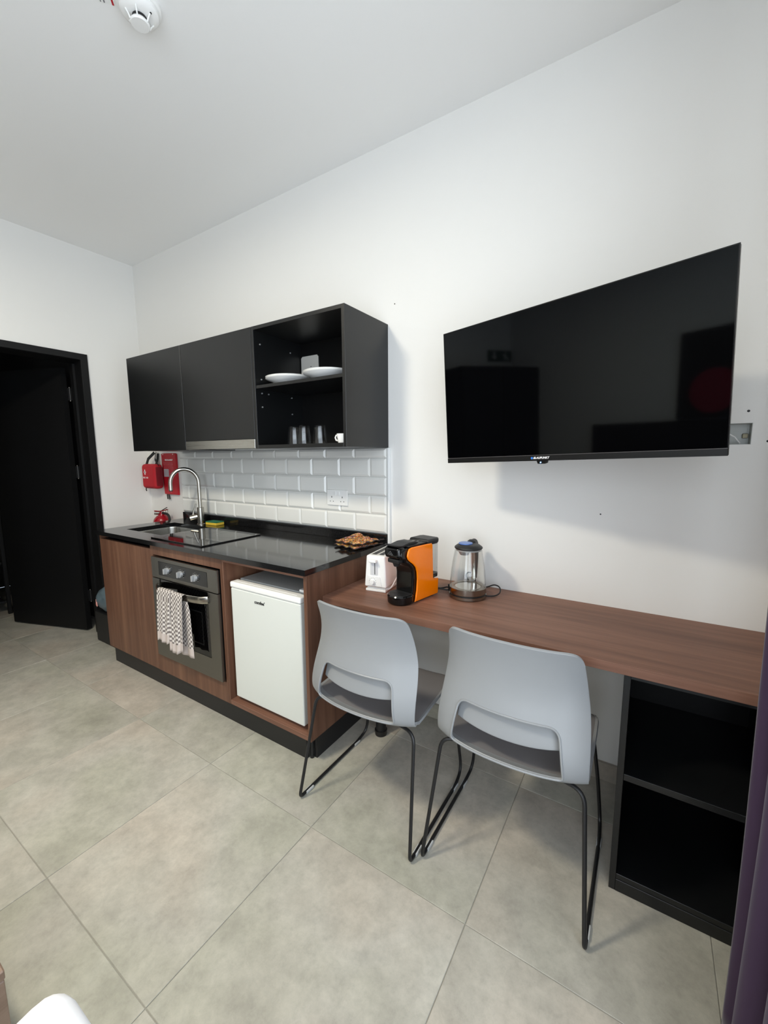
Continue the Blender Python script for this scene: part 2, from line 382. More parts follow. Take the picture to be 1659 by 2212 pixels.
def text_mesh(name, body, size, mtx, material, parent, bold=0.0, shear=0.0, extrude=0.0004, align='CENTER'):
    """lettering as a thin mesh; mtx maps text x/y/z into the thing's own coordinates"""
    cu = bpy.data.curves.new(name, 'FONT'); cu.body = body; cu.size = size; cu.align_x = align; cu.align_y = 'CENTER'
    cu.extrude = extrude; cu.offset = bold; cu.shear = shear; cu.resolution_u = 3
    tmp = bpy.data.objects.new(name, cu); COL.objects.link(tmp)
    dg = bpy.context.evaluated_depsgraph_get(); me = bpy.data.meshes.new_from_object(tmp.evaluated_get(dg))
    bpy.data.objects.remove(tmp); bpy.data.curves.remove(cu)
    me.transform(mtx); me.name = name; me.materials.clear()
    return link(name, me, material, parent)
def frame_mtx(o, ex, ey):
    ex, ey = Vector(ex).normalized(), Vector(ey).normalized(); ez = ex.cross(ey)
    return Matrix(((ex.x, ey.x, ez.x, o[0]), (ex.y, ey.y, ez.y, o[1]), (ex.z, ey.z, ez.z, o[2]), (0, 0, 0, 1)))

# ------------------------------------------------------------------ the room
XR, YF = 3.95, -3.60             # right wall and the wall behind the camera
def build_room():
    floor = struct('floor', MB().box((-2.3, YF-0.1, -0.06), (XR+0.1, 0.1, -0.0025)), M_GROUT)
    S, gap = 0.607, 0.0021
    xs = [1.905 + S*k for k in range(-8, 6)]; ys = [-0.842 + S*k for k in range(-6, 3)]
    cache = {}
    for x in xs:
        for y in ys:
            x0, x1, y0, y1 = x+gap/2, x+S-gap/2, y+gap/2, y+S-gap/2
            lo_x = 0.004 if (x0+x1)/2 > 0.1 else -2.28
            # the doorway is paved through; elsewhere tiles stop at the walls
            x0, x1 = max(x0, -2.28), min(x1, XR-0.004); y0, y1 = max(y0, YF+0.004), min(y1, -0.004)
            if (x0+x1)/2 < -0.2: y1 = min(y1, -0.33); y0 = max(y0, -1.78)
            elif x0 < 0 and (y1 > -0.40 or y0 < -1.25):
                if y0 > -0.42 or y1 < -1.24: x0 = max(x0, 0.004)
            if x1-x0 < 0.02 or y1-y0 < 0.02: continue
            key = (round(x1-x0, 4), round(y1-y0, 4))
            if key not in cache:
                cache[key] = make_mesh('floor_tile', MB().box((0, 0, -0.009), (key[0], key[1], 0.0), 0.0012, 1), False)
            t = link('floor_tile', cache[key], M_FLOOR, floor); t.location = (x0, y0, 0)
    # back wall with the recessed electrical box behind the television
    wb_ = struct('wall_back', MB().slab([-0.18, 3.690, 3.770, XR+0.1], [0, 1.402, 1.474, HC], lambda i, j: not (i == 1 and j == 1), 'y', 0.0, 0.12), M_WALL)
    box = MB(); x0, x1, z0, z1, d = 3.690, 3.770, 1.402, 1.474, 0.045
    box.box((x0, d, z0), (x1, d+0.002, z1)).box((x0, 0.001, z0), (x0+0.0015, d, z1)).box((x1-0.0015, 0.001, z0), (x1, d, z1)).box((x0, 0.001, z0), (x1, d, z0+0.0015)).box((x0, 0.001, z1-0.0015), (x1, d, z1))
    bx = part('electrical_box', box, M_GALV, wb_, label='open galvanised box sunk in the wall')
    part('wire', MB().tube([(3.70, 0.004, 1.446), (3.728, 0.012, 1.428), (3.744, 0.02, 1.407)], 0.0022, 6), M_WHITEPL, bx)
    part('cable_clamp', MB().box((3.750, 0.030, 1.424), (3.766, 0.044, 1.440), 0.003), mat('brass', (150, 142, 118), 0.5, metal=0.3), bx)
    for (x, z, r) in ((3.755, 1.513, 0.0042), (3.812, 1.412, 0.004), (2.375, 2.115, 0.003), (3.335, 1.135, 0.003)):
        part('screw_hole', MB().cyl((x, -0.0006, z), (x, 0.004, z), r, n=10), M_INK, wb_)
    # metro tiles of the splashback
    bs = part('backsplash', MB().box((0.470, -0.006, 0.957), (2.336, 0.0, 1.4135)), M_TGROUT, wb_, smooth=False)
    TW, TH, g, z0, xr = 0.2067, 0.1003, 0.0016, 0.9604, 2.330
    def tile_mesh(w, h):
        mb = MB(); b_ = 0.011; d0, d1 = -0.005, -0.0115; y_ = 0.0
        i = min(b_, w*0.3, h*0.3)
        vs = [(0, -0.001, 0), (w, -0.001, 0), (w, -0.001, h), (0, -0.001, h), (0, d0, 0), (w, d0, 0), (w, d0, h), (0, d0, h), (i, d1, i), (w-i, d1, i), (w-i, d1, h-i), (i, d1, h-i)]
        fs = [(3, 2, 1, 0), (0, 1, 5, 4), (1, 2, 6, 5), (2, 3, 7, 6), (3, 0, 4, 7), (4, 5, 9, 8), (5, 6, 10, 9), (6, 7, 11, 10), (7, 4, 8, 11), (8, 9, 10, 11)]
        return make_mesh('tile', mb.add(vs, fs), False)
    tc = {}
    for row in range(5):
        off = 0 if row % 2 == 0 else TW/2
        for k in range(-1, 12):
            a = xr - off - TW*(k); b = a + TW
            a, b = max(a, 0.474), min(b, xr)
            za, zb = z0+row*TH, min(z0+(row+1)*TH, 1.4125)
            if b-a < 0.02: continue
            key = (round(b-a-g, 4), round(zb-za-g, 4))
            if key not in tc: tc[key] = tile_mesh(*key)
            t = link('tile', tc[key], M_TILE, bs); t.location = (a+g/2, -0.006, za+g/2)
    tr = struct('trim_1', MB().box((2.3365, -0.016, 0.905), (2.350, 0.0, 1.414), 0.002), M_PVC)
    # left wall with the doorway
    struct('wall_left', MB().slab([YF-0.1, -1.245, -0.405, 0.0], [0, 2.083, HC], lambda i, j: not (i == 1 and j == 0), 'x', -0.18, 0.0), M_WALL)
    struct('wall_right', MB().slab([YF-0.1, -3.05, -0.95, 0.12], [0, 0.10, 2.55, HC], lambda i, j: not (i == 1 and j == 1), 'x', XR, XR+0.12), M_WALL)
    struct('wall_front', MB().slab([-0.18, 2.75, 3.85, XR+0.12], [0, 0.10, 2.55, HC], lambda i, j: not (i == 1 and j == 1), 'y', YF-0.12, YF), M_WALL)
    struct('ceiling', MB().box((-2.4, YF-0.1, HC), (XR+0.12, 0.12, HC+0.08)), M_CEIL)
    # corridor past the doorway
    cm = mat_paint('corridor_shade_paint', (64, 62, 60))  # wall colour darkened to stand for the unlit corridor
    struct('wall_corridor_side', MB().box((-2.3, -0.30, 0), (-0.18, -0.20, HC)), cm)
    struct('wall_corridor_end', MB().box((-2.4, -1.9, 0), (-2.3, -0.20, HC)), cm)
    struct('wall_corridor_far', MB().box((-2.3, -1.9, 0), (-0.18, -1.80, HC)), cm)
    # skirting of the same tile as the floor
    sk = struct('baseboard_back', MB().box((2.315, -0.0105, 0.0), (3.463, -0.0005, 0.074)).box((2.315, -0.014, 0.074), (3.463, -0.0005, 0.080)), M_FLOOR)
    # doorway
    fr = MB()
    fr.prism([(-0.379, 0), (-0.379, 2.110), (-1.271, 2.110), (-1.271, 0), (-1.225, 0), (-1.225, 2.066), (-0.425, 2.066), (-0.425, 0)], 'x', 0.0005, 0.014, 0.002, 1)
    d = struct('door_1', fr, M_DOOR)
    part('door_lining', MB().box((-0.1800, -0.425, 0.0), (0.0, -0.4055, 2.066)).box((-0.18, -1.2445, 0), (0, -1.225, 2.066)).box((-0.18, -1.225, 2.066), (0, -0.425, 2.0825)), M_DOOR, d)
    part('door_stop', MB().box((-0.14, -0.440, 0.0), (-0.09, -0.4255, 2.05)), M_DOOR, d)
    A = Vector((-0.215, -0.472, 0)); B = Vector((-0.937, -0.719, 0)); dv = (B-A).normalized(); nv = Vector((dv.y, -dv.x, 0))
    if nv.y < 0: nv = -nv
    lf = MB(); t = 0.042
    q = [A, B, B+nv*t, A+nv*t]
    lf.prism([(p.x, p.y) for p in q], 'z', 0.010, 2.035, 0.002, 1)
    leaf = part('door_leaf', lf, M_DOOR, d)
    for z in (0.24, 1.22, 1.80):
        c = A + nv*t + Vector((0.022, 0.006, 0))
        hb = MB().cyl((c.x, c.y, z), (c.x, c.y, z+0.09), 0.007, n=12)
        hb.box((c.x-0.002, c.y, z), (c.x+0.03, c.y+0.004, z+0.09)).box((c.x-0.03, c.y-0.012, z), (c.x, c.y-0.008, z+0.09))
        h = part('hinge', hb, M_BLKMETAL, leaf)
        part('hinge_pin', MB().cyl((c.x, c.y, z-0.006), (c.x, c.y, z-0.001), 0.005, n=10).cyl((c.x, c.y, z+0.091), (c.x, c.y, z+0.096), 0.005, n=10), M_CHROME, leaf)
    # window beside the camera
    w = MB(); y0, y1, z0, z1 = -3.048, -0.952, 0.102, 2.548
    for (a, b) in (((XR+0.02, y0, z0), (XR+0.08, y1, z0+0.06)), ((XR+0.02, y0, z1-0.06), (XR+0.08, y1, z1)), ((XR+0.02, y0, z0), (XR+0.08, y0+0.06, z1)), ((XR+0.02, y1-0.06, z0), (XR+0.08, y1, z1)), ((XR+0.02, -2.03, z0), (XR+0.08, -1.97, z1))): w.box(a, b, 0.003, 1)
    wi = struct('window_1', w, M_BLKMETAL)
    for (a, b) in ((y0+0.06, -2.03), (-1.97, y1-0.06)):
        part('window_pane', MB().box((XR+0.048, a, z0+0.06), (XR+0.052, b, z1-0.06)), M_PANE, wi, smooth=False)
    w = MB(); x0, x1, y_ = 2.752, 3.848, YF
    for (a, b) in (((x0, y_-0.08, z0), (x1, y_-0.02, z0+0.06)), ((x0, y_-0.08, z1-0.06), (x1, y_-0.02, z1)), ((x0, y_-0.08, z0), (x0+0.06, y_-0.02, z1)), ((x1-0.06, y_-0.08, z0), (x1, y_-0.02, z1))): w.box(a, b, 0.003, 1)
    wi = struct('fill_window', w, M_BLKMETAL)  # unseen window added behind the camera to carry the front fill
    part('window_pane', MB().box((x0+0.06, y_-0.052, z0+0.06), (x1-0.06, y_-0.048, z1-0.06)), M_PANE, wi, smooth=False)
build_room()

# ------------------------------------------------------------------ kitchen run
CX0, CX1 = 0.482, 2.305          # base units
YK = -0.609                      # carcass fronts
HT = 0.905                       # worktop top
def build_kitchen():
    T = 0.018
    zt, zb = 0.879, 0.112
    # sink unit
    x0, x1 = CX0, 1.091
    c = thing('base_cabinet', 'walnut base cabinet with one tall plain door beneath the sink', 'cabinet', (x0, YK, 0))
    m = MB()
    m.box((x0, YK+0.02, zb), (x0+T, -0.02, zt)).box((x1-T, YK+0.02, zb), (x1, -0.02, zt)).box((x0+T, YK+0.02, zb), (x1-T, -0.02, zb+T)).box((x0+T, -0.035, zb+T), (x1-T, -0.02, zt))
    part('carcass', m, M_WOODV, c)
    part('door', MB().box((x0, YK, zb), (x1-0.0015, YK+0.019, 0.852), 0.0012, 1), M_WOODV, c)
    part('finger_pull', MB().box((x0+T, YK+0.026, 0.846), (x1-T, YK+0.060, 0.852)).box((x0+T, YK+0.058, 0.852), (x1-T, YK+0.062, zt-0.001)), M_BLACKSHADE, c, label='dark recessed finger pull')
    part('end_filler', MB().box((x0, YK, 0.853), (x0+T, YK+0.0195, zt)), M_WOODV, c)
    # oven housing
    x0, x1 = 1.092, 1.742; ox0, ox1, oz0, oz1 = 1.124, 1.724, 0.226, 0.818
    c = thing('oven_cabinet', 'walnut housing framing the built-in oven with rails above and below', 'cabinet', (x0, YK, 0))
    m = MB().slab([x0, ox0-0.004, ox1+0.004, x1], [zb, oz0-0.004, oz1+0.004, zt], lambda i, j: not (i == 1 and j == 1), 'y', YK, YK+0.019)
    part('face_frame', m, M_WOODV, c)
    m = MB().box((x0, YK+0.0195, zb), (x0+T, -0.02, zt)).box((x1-T, YK+0.0195, zb), (x1, -0.02, zt)).box((x0+T, YK+0.0195, zb), (x1-T, -0.02, zb+T)).box((x0+T, YK+0.0195, 0.205), (x1-T, -0.02, 0.2205))
    part('carcass', m, M_WOODV, c)
    # open fridge bay
    x0, x1 = 1.743, CX1
    c = thing('fridge_cabinet', 'open walnut bay around the white fridge with a full side panel', 'cabinet', (x0, YK, 0))
    part('side_panel', MB().box((x1-T, YK, zb), (x1, -0.004, zt), 0.0012, 1), M_WOODV, c)
    part('inner_panel', MB().box((x0, YK, zb), (x0+0.010, -0.02, zt), 0.0008, 1), M_WOODV, c)
    part('base_board', MB().box((x0+0.0105, YK, zb), (x1-T-0.0005, -0.02, 0.136), 0.0012, 1), M_WOODH, c)
    part('top_rail', MB().box((x0+0.0105, YK, zt-T), (x1-T-0.0005, YK+0.09, zt), 0.0012, 1), M_WOODH, c)
    part('back_panel', MB().box((x0+0.0105, -0.019, 0.137), (x1-T-0.0005, -0.008, zt)), M_BLACKSHADE, c)
    # plinths
    p = thing('plinth', 'black toe-kick plinth running along the floor under the walnut cabinets', 'plinth', (0.503, -0.589, 0))
    part('front_board', MB().box((0.503, -0.589, 0.0), (2.256, -0.573, 0.111), 0.001, 1), M_BLKMETAL, p)
    part('side_board', MB().box((2.276, -0.560, 0.0), (2.292, -0.02, 0.111), 0.001, 1), M_BLKMETAL, p)
    lg = MB().cyl((2.268, -0.567, 0.0), (2.268, -0.567, 0.111), 0.0085, n=12).cyl((2.268, -0.567, 0.0), (2.268, -0.567, 0.012), 0.0098, n=12).box((2.2575, -0.582, 0.05), (2.2645, -0.572, 0.08))
    part('leg', lg, M_MATTBLK, p)
    # worktop with the sink opening
    wx0, wx1, wy0 = 0.470, 2.318, -0.630
    sx0, sx1, sy0, sy1 = 0.612, 1.020, -0.500, -0.172
    wt = thing('worktop', 'polished black speckled granite worktop over the walnut cabinets', 'worktop', (wx0, wy0, zt+0.001))
    m = MB().slab([wx0, sx0, sx1, wx1], [wy0, sy0, sy1, -0.0005], lambda i, j: not (i == 1 and j == 1), 'z', zt+0.0005, HT)
    part('slab', m, M_GRAN, wt, smooth=False)
    part('upstand', MB().box((0.478, -0.0215, HT+0.0002), (2.3345, -0.0005, 0.9560), 0.001, 1), M_GRAN, wt)
    # sink bowl
    s = thing('sink', 'stainless steel undermount sink bowl set into the black worktop', 'sink', (sx0, sy0, 0.72))
    m = MB(); zr, zf, r = zt-0.0005, 0.735, 0.055
    def rr(x0_, x1_, y0_, y1_, rad, n=6):
        out = []
        for (cx, cy, a0) in ((x1_-rad, y1_-rad, 0), (x0_+rad, y1_-rad, PI/2), (x0_+rad, y0_+rad, PI), (x1_-rad, y0_+rad, 1.5*PI)):
            for k in range(n+1):
                a = a0+PI/2*k/n; out.append((cx+rad*math.cos(a), cy+rad*math.sin(a)))
        return out
    rings = []
    for (ins, z, rad) in ((-0.022, zr, 0.03), (0.004, zr, r), (0.006, zr-0.01, r), (0.012, zf+0.03, r), (0.022, zf+0.008, r), (0.045, zf, r), (0.15, zf-0.004, 0.01)):
        rings.append([(x, y, z) for x, y in rr(sx0+ins, sx1-ins, sy0+ins, sy1-ins, rad)])
    n = len(rings[0]); vs = [v for q in rings for v in q]
    fs = [(k*n+i, k*n+(i+1) % n, (k+1)*n+(i+1) % n, (k+1)*n+i) for k in range(len(rings)-1) for i in range(n)] + [tuple((len(rings)-1)*n+i for i in range(n))]
    bo = part('bowl', m.add(vs, fs), M_STEEL, s)
    part('drain', MB().lathe([(0.0, 0.002), (0.03, 0.002), (0.042, 0.004), (0.045, 0.001)], ((sx0+sx1)/2, (sy0+sy1)/2, zf-0.004), 24), M_CHROME, bo)
    # tap
    tx, ty = 0.853, -0.118; d = Vector((-0.55, -0.835, 0)).normalized()
    t = thing('kitchen_tap', 'brushed nickel gooseneck mixer tap rising behind the sink', 'tap', (tx, ty, HT))
    part('body', MB().lathe([(0.0, 0.0), (0.027, 0.0), (0.027, 0.004), (0.0225, 0.007), (0.0225, 0.118), (0.021, 0.120), (0.0, 0.120)], (tx, ty, HT+0.0005), 28), M_TAP, t)
    base = Vector((tx, ty, HT)); L = 0.176; pts = [base + Vector((0, 0, 0.1195)), base + Vector((0, 0, 0.29))]
    for k in range(1, 25):
        a = PI*k/24; pts.append(base + d*(L/2*(1-math.cos(a))) + Vector((0, 0, 0.29+0.098*math.sin(a))))
    pts.append(base + d*L + Vector((0, 0, 0.245)))
    part('spout', MB().tube(pts, 0.0125, 16), M_TAP, t)
    part('aerator', MB().cyl(base + d*L + Vector((0, 0, 0.2385)), base + d*L + Vector((0, 0, 0.2448)), 0.0115, n=16), M_MATTBLK, t)
    hd = Vector((-0.66, -0.72, -0.22)).normalized(); h0 = base + Vector((0, 0, 0.060)) + hd*0.019
    hb = part('handle_barrel', MB().cyl(h0, h0+hd*0.050, 0.0205, n=24), M_TAP, t)
    part('lever', MB().tube([h0+hd*0.034+Vector((0, 0, 0.016)), h0+hd*0.024+Vector((0, 0, 0.05)), h0+hd*0.008+Vector((0, 0, 0.092))], [0.0075, 0.006, 0.0045], 10), M_TAP, hb)
    # hob
    h = thing('ceramic_hob', 'glossy black ceramic glass hob lying flush on the worktop beside the sink', 'hob', (1.06, -0.583, HT))
    part('glass_plate', MB().box((1.060, -0.583, HT+0.0005), (1.545, -0.188, HT+0.0070), 0.0015, 2), M_GLASSBLK, h)
    zm = mat('hob_marking', (58, 58, 60), 0.2)
    for (x, y, r_) in ((1.19, -0.29, 0.072), (1.19, -0.475, 0.09), (1.41, -0.29, 0.09), (1.41, -0.475, 0.072)):
        part('cooking_zone', MB().lathe([(r_, 0.0), (r_+0.0016, 0.0)], (x, y, HT+0.00715), 48), zm, h)
build_kitchen()

def build_oven():
    x0, x1, z0, z1, yf = 1.1265, 1.7215, 0.2285, 0.8155, -0.627
    o = thing('oven', 'built-in stainless steel oven with three knobs and a dark glass door', 'oven', ((x0+x1)/2, yf, z0))
    part('cavity_body', MB().box((x0+0.02, -0.606, z0+0.01), (x1-0.02, -0.09, z1-0.01)), M_MATTBLK, o)
    cp = part('control_panel', MB().box((x0, yf, 0.697), (x1, -0.611, z1), 0.0025, 2), M_OVEN, o)
    part('panel_inset', MB().box((1.201, yf-0.0012, 0.717), (1.645, yf+0.002, 0.796), 0.001, 1), M_GLOSSBLK, cp)
    for x in (1.290, 1.418, 1.546):
        k = MB().cyl((x, yf-0.0014, 0.753), (x, yf-0.012, 0.753), 0.0185, 0.0175, n=28)
        kn = part('knob', k, M_SILVER, cp)
        part('knob_grip', MB().box((x-0.0055, yf-0.026, 0.7375), (x+0.0055, yf-0.0122, 0.7685), 0.003, 2), M_SILVER, kn)
        tk = MB()
        for a in range(-4, 5):
            an = PI/2 + a*0.55; tk.box((x+0.026*math.cos(an)-0.0009, yf-0.0018, 0.753+0.026*math.sin(an)-0.0009), (x+0.026*math.cos(an)+0.0009, yf-0.0013, 0.753+0.026*math.sin(an)+0.0009))
        part('dial_marks', tk, M_WPRINT, kn)
    gx0, gx1, gz0, gz1 = 1.200, 1.642, 0.338, 0.689
    dr = part('door', MB().slab([x0, gx0, gx1, x1], [z0, gz0, gz1+0.0035, 0.693], lambda i, j: not (i == 1 and j == 1), 'y', yf, -0.611), M_OVEN, o, smooth=False)
    part('door_glass', MB().box((gx0+0.0005, yf+0.0015, gz0+0.0005), (gx1-0.0005, yf+0.008, gz1+0.003)), M_GLASSBLK, dr, smooth=False)
    part('inner_window', MB().slab([gx0+0.06, gx0+0.066, gx1-0.066, gx1-0.06], [gz0+0.055, gz0+0.061, gz1-0.121, gz1-0.115], lambda i, j: not (i == 1 and j == 1), 'y', yf+0.0010, yf+0.0016), mat('oven_window_line', (20, 20, 21), 0.3), dr)
    part('gasket', MB().box((x0+0.004, -0.6105, z0+0.004), (x1-0.004, -0.6062, 0.69)), M_INK, o)
    pts = []
    for k in range(21):
        t = k/20; x = 1.185+0.46*t; y = yf-0.008-0.042*math.sin(PI*t)**0.55 if 0 < t < 1 else yf-0.004
        pts.append((x, y, 0.652))
    hb = MB(); hb.ell = (0.0050, 0.0185); hb.tube(pts, 0.01, 14, flat=(0, 1, 0))
    part('door_handle', hb, M_TAP, dr)
    for x in (1.190, 1.640):
        part('handle_post', MB().box((x-0.008, yf-0.008, 0.642), (x+0.008, yf+0.0005, 0.662), 0.002), M_STEEL, dr)
build_oven()

def build_towel():
    # a checked towel folded over the oven handle: two front flaps and a shorter back flap
    z_bar, yb = 0.652, -0.6805
    def sheet(xa, xb, zlow, ph, yo, lean, seed, Lb, bshift):
        mb = MB(); nu, nv = 28, 46; top = z_bar+0.017
        Lf = top - zlow
        prof = []
        for j in range(nv):
            s = (j/(nv-1))*(Lf+Lb+0.04)
            if s < Lf: p = (yb-0.011-yo, zlow+s)
            elif s < Lf+0.04:
                a = (s-Lf)/0.04*PI; p = (yb-(0.011+yo)*math.cos(a), top+(0.011+yo)*math.sin(a)*0.35)
            else: p = (yb+0.011+yo*0.2, top-(s-Lf-0.04))
            prof.append((s, p))
        vs = []; uvs = []
        for s, (y, z) in prof:
            drop = max(0.0, min(1.0, (top-z)/Lf)) if s < Lf else 0.0
            for i in range(nu):
                u = i/(nu-1); x = xa+(xb-xa)*u*(1-0.10*drop) + lean*drop
                wv = (0.010*math.sin(u*9+ph)+0.006*math.sin(u*21+ph*2+seed))*(drop**0.7)
                wz = 0.010*math.sin(u*6+ph)*drop + (0.012*(u-0.5)*drop)
                yy = y - (abs(wv)+0.002*drop if s < Lf else 0)
                if s >= Lf+0.04:
                    q = (s-Lf-0.04)/Lb; yy = y + 0.004*math.sin(u*11+ph)*q; x += bshift*min(1, q*4)*(0.55+0.45*q)
                vs.append((x, yy, z+wz*(1 if s < Lf else 0))); uvs.append((u*(xb-xa)/0.0120, min(s, Lf+Lb+0.04-s)/0.0120))
        fs = [(j*nu+i, j*nu+i+1, (j+1)*nu+i+1, (j+1)*nu+i) for j in range(nv-1) for i in range(nu-1)]
        return mb.add(vs, fs), uvs
    t = thing('kitchen_towel', 'white tea towel with grey-brown checks hanging over the oven handle', 'towel', (1.36, -0.68, 0.32))
    for (nm, args) in (('front_fold', (1.296, 1.420, 0.385, 0.4, 0.0045, -0.010, 1, 0.16, 0.0)), ('rear_fold', (1.398, 1.520, 0.350, 2.0, 0.0, 0.000, 3, 0.338, 0.034))):
        mb, uvs = sheet(*args)
        me = bpy.data.meshes.new(nm); b = t.location
        me.from_pydata([(v[0]-b[0], v[1]-b[1], v[2]-b[2]) for v in mb.v], [], mb.f); me.update()
        ul = me.uv_layers.new(name='UVMap')
        for lp in me.loops: ul.data[lp.index].uv = uvs[lp.vertex_index]
        me.shade_smooth()
        ob = link(nm, me, M_TOWEL, t)
        md = ob.modifiers.new('thickness', 'SOLIDIFY'); md.thickness = 0.0022; md.offset = 0
build_towel()

def build_fridge():
    x0, x1, z0, z1, yf = 1.779, 2.249, 0.156, 0.768, -0.592
    f = thing('mini_fridge', 'small white refrigerator standing in the open walnut bay', 'fridge', (x0, yf, 0.137))
    part('body', MB().box((x0+0.006, yf+0.060, z0), (x1-0.006, -0.08, z1-0.012), 0.006), M_WHITEGL, f)
    tp = MB().box((x0+0.004, yf+0.056, z1-0.0118), (x1-0.004, -0.085, z1-0.001), 0.004)
    part('top_panel', tp, M_FRTOP, f, label='grey plastic top')
    dr = part('door', MB().box((x0, yf, z0), (x1, yf+0.048, 0.7335), 0.007, 3), M_WHITEGL, f)
    cap = part('door_cap', MB().box((x0-0.002, yf-0.003, 0.7340), (x1+0.002, yf+0.049, z1-0.004), 0.008, 3), M_WHITEPL, f)
    part('handle_recess', MB().box((x0+0.03, yf+0.016, z1-0.0042), (x1-0.035, yf+0.043, z1-0.0028), 0.0006, 1), M_WHITEPL, cap)
    part('hinge_cover', MB().box((x1-0.055, yf+0.050, z1-0.0008), (x1-0.006, yf+0.088, z1+0.012), 0.005, 2), M_WHITEPL, f)
    part('gasket', MB().box((x0+0.006, yf+0.0485, z0+0.006), (x1-0.006, yf+0.0595, z1-0.02)), M_FRTOP, f)
    for x in (x0+0.04, x1-0.04):
        for y in (yf+0.08, -0.13):
            part('foot', MB().cyl((x, y, 0.1365), (x, y, z0-0.0003), 0.014, n=14), M_MATTBLK, f)
    text_mesh('logo', "comfee'", 0.0225, frame_mtx((1.987-x0, -0.0006, 0.690-0.137), (1, 0, 0), (0, 0, 1)), M_INK, f, bold=0.0006)
build_fridge()

def build_upper():
    YU, z0, z1, T = -0.3557, 1.4146, 2.0249, 0.018
    # plain door unit
    x0, x1 = 0.4999, 1.1120
    c = thing('wall_cabinet', 'black wall cabinet with a plain door above the red first-aid bag', 'cabinet', (x0, YU, z0))
    part('carcass', MB().box((x0+0.001, YU+0.020, z0+0.002), (x1-0.0015, -0.001, z1)), M_BLACK, c)
    part('door', MB().box((x0, YU, z0), (x1-0.002, YU+0.0185, z1), 0.0012, 1), M_BLACK, c)
    # hood unit
    x0, x1 = 1.1125, 1.7335
    c = thing('wall_cabinet', 'black wall cabinet with a plain lift door directly over the steel cooker hood', 'cabinet', (x0, YU, 1.466))
    part('carcass', MB().box((x0+0.001, YU+0.020, 1.4665), (x1-0.0015, -0.001, z1)), M_BLACK, c)
    part('door', MB().box((x0+0.0015, YU, 1.4665), (x1-0.002, YU+0.0185, z1), 0.0012, 1), M_BLACK, c)
    h = thing('cooker_hood', 'slim brushed steel cooker hood under the middle black cabinet', 'cooker hood', (x0, YU, z0))
    part('housing', MB().box((x0+0.010, YU+0.018, 1.424), (x1-0.010, -0.016, 1.4655)), M_GALV, h)
    part('front_strip', MB().box((x0+0.002, YU-0.002, 1.4165), (x1-0.002, YU+0.0175, 1.4650), 0.0015, 1), M_STEEL, h)
    part('grease_filter', MB().box((x0+0.08, YU+0.06, 1.4195), (x1-0.08, -0.08, 1.4238)), M_STEEL, h)
    # open unit
    x0, x1 = 1.7345, 2.336
    c = thing('open_wall_cabinet', 'black open-fronted wall cabinet with one shelf holding plates and glasses', 'cabinet', (x0, YU, z0))
    part('side', MB().box((x0, YU, z0), (x0+T, -0.001, z1), 0.001, 1), M_BLACK, c)
    part('side', MB().box((x1-T, YU, z0), (x1, -0.001, z1), 0.001, 1), M_BLACK, c)
    part('bottom', MB().box((x0+T, YU, z0), (x1-T, -0.001, z0+T), 0.001, 1), M_BLACK, c)
    part('top', MB().box((x0+T, YU, z1-T), (x1-T, -0.001, z1), 0.001, 1), M_BLACK, c)
    part('back', MB().box((x0+T, -0.012, z0+T), (x1-T, -0.001, z1-T)), M_BLACKSHADE, c)
    part('shelf', MB().box((x0+T, YU+0.003, 1.7195), (x1-T, -0.0125, 1.7355), 0.001, 1), M_BLACK, c)
    for (y, z) in ((-0.315, 1.945), (-0.10, 1.945), (-0.315, 1.77), (-0.315, 1.70), (-0.27, 1.70), (-0.10, 1.70), (-0.315, 1.63), (-0.10, 1.61)):
        part('shelf_pin', MB().cyl((x0+T-0.002, y, z), (x0+T+0.004, y, z), 0.0036, n=10), M_SILVER, c)
    zs, zf = 1.7357, z0+T+0.0002
    # plates
    def plate(x, y, z, label):
        mb = MB().lathe([(0.0, 0.0), (0.066, 0.0), (0.070, 0.002), (0.092, 0.018), (0.124, 0.030), (0.125, 0.0315), (0.122, 0.0325), (0.090, 0.021), (0.068, 0.006), (0.0, 0.005)], (0, 0, 0), 48)
        o = link('plate', make_mesh('plate', mb, True, 50), M_CERAMIC); o.location = (x, y, z); return tag(o, label, 'plate', 'white plates on the black shelf')
    for (px, ln) in ((1.886, 'nearer the cooker hood'), (2.146, 'against the side panel')):
        plate(px, -0.240, zs, 'white china plate %s on the shelf, lower of its pair' % ln)
        plate(px, -0.240, zs+0.0085, 'white china plate %s on the shelf, upper of its pair' % ln)
    # glasses turned upside down
    gp = [(0.038, 0.0), (0.0375, 0.004), (0.034, 0.055), (0.0285, 0.089), (0.026, 0.092), (0.0, 0.092)]
    gi = [(0.0, 0.080), (0.025, 0.080), (0.0312, 0.055), (0.0352, 0.004), (0.038, 0.0)]
    gm = make_mesh('tumbler', MB().lathe(gp+gi, (0, 0, 0), 12), True, 20)
    for i, (x, y) in enumerate(((1.934, -0.272), (2.018, -0.292), (2.103, -0.268))):
        o = link('tumbler', gm, M_GLASS); o.location = (x, y, zf)
        tag(o, ('clear faceted tumbler upside down, furthest from the white cup', 'clear faceted tumbler upside down between the two others', 'clear faceted tumbler upside down, nearest the white cup')[i], 'glass', 'upturned tumblers in the open cabinet')
    cu = thing('espresso_cup', 'small white cup with a loop handle on the cabinet floor', 'cup', (2.272, -0.300, zf))
    part('cup_body', MB().lathe([(0.0, 0.0), (0.021, 0.0), (0.023, 0.003), (0.029, 0.041), (0.0295, 0.043), (0.0275, 0.043), (0.021, 0.006), (0.0, 0.005)], (0, 0, 0), 32), M_CERAMIC, cu, world=False)
    part('cup_handle', MB().tube([(-0.0265, 0, 0.036), (-0.040, 0, 0.036), (-0.045, 0, 0.026), (-0.040, 0, 0.014), (-0.0235, 0, 0.010)], 0.0042, 8), M_CERAMIC, cu, world=False)
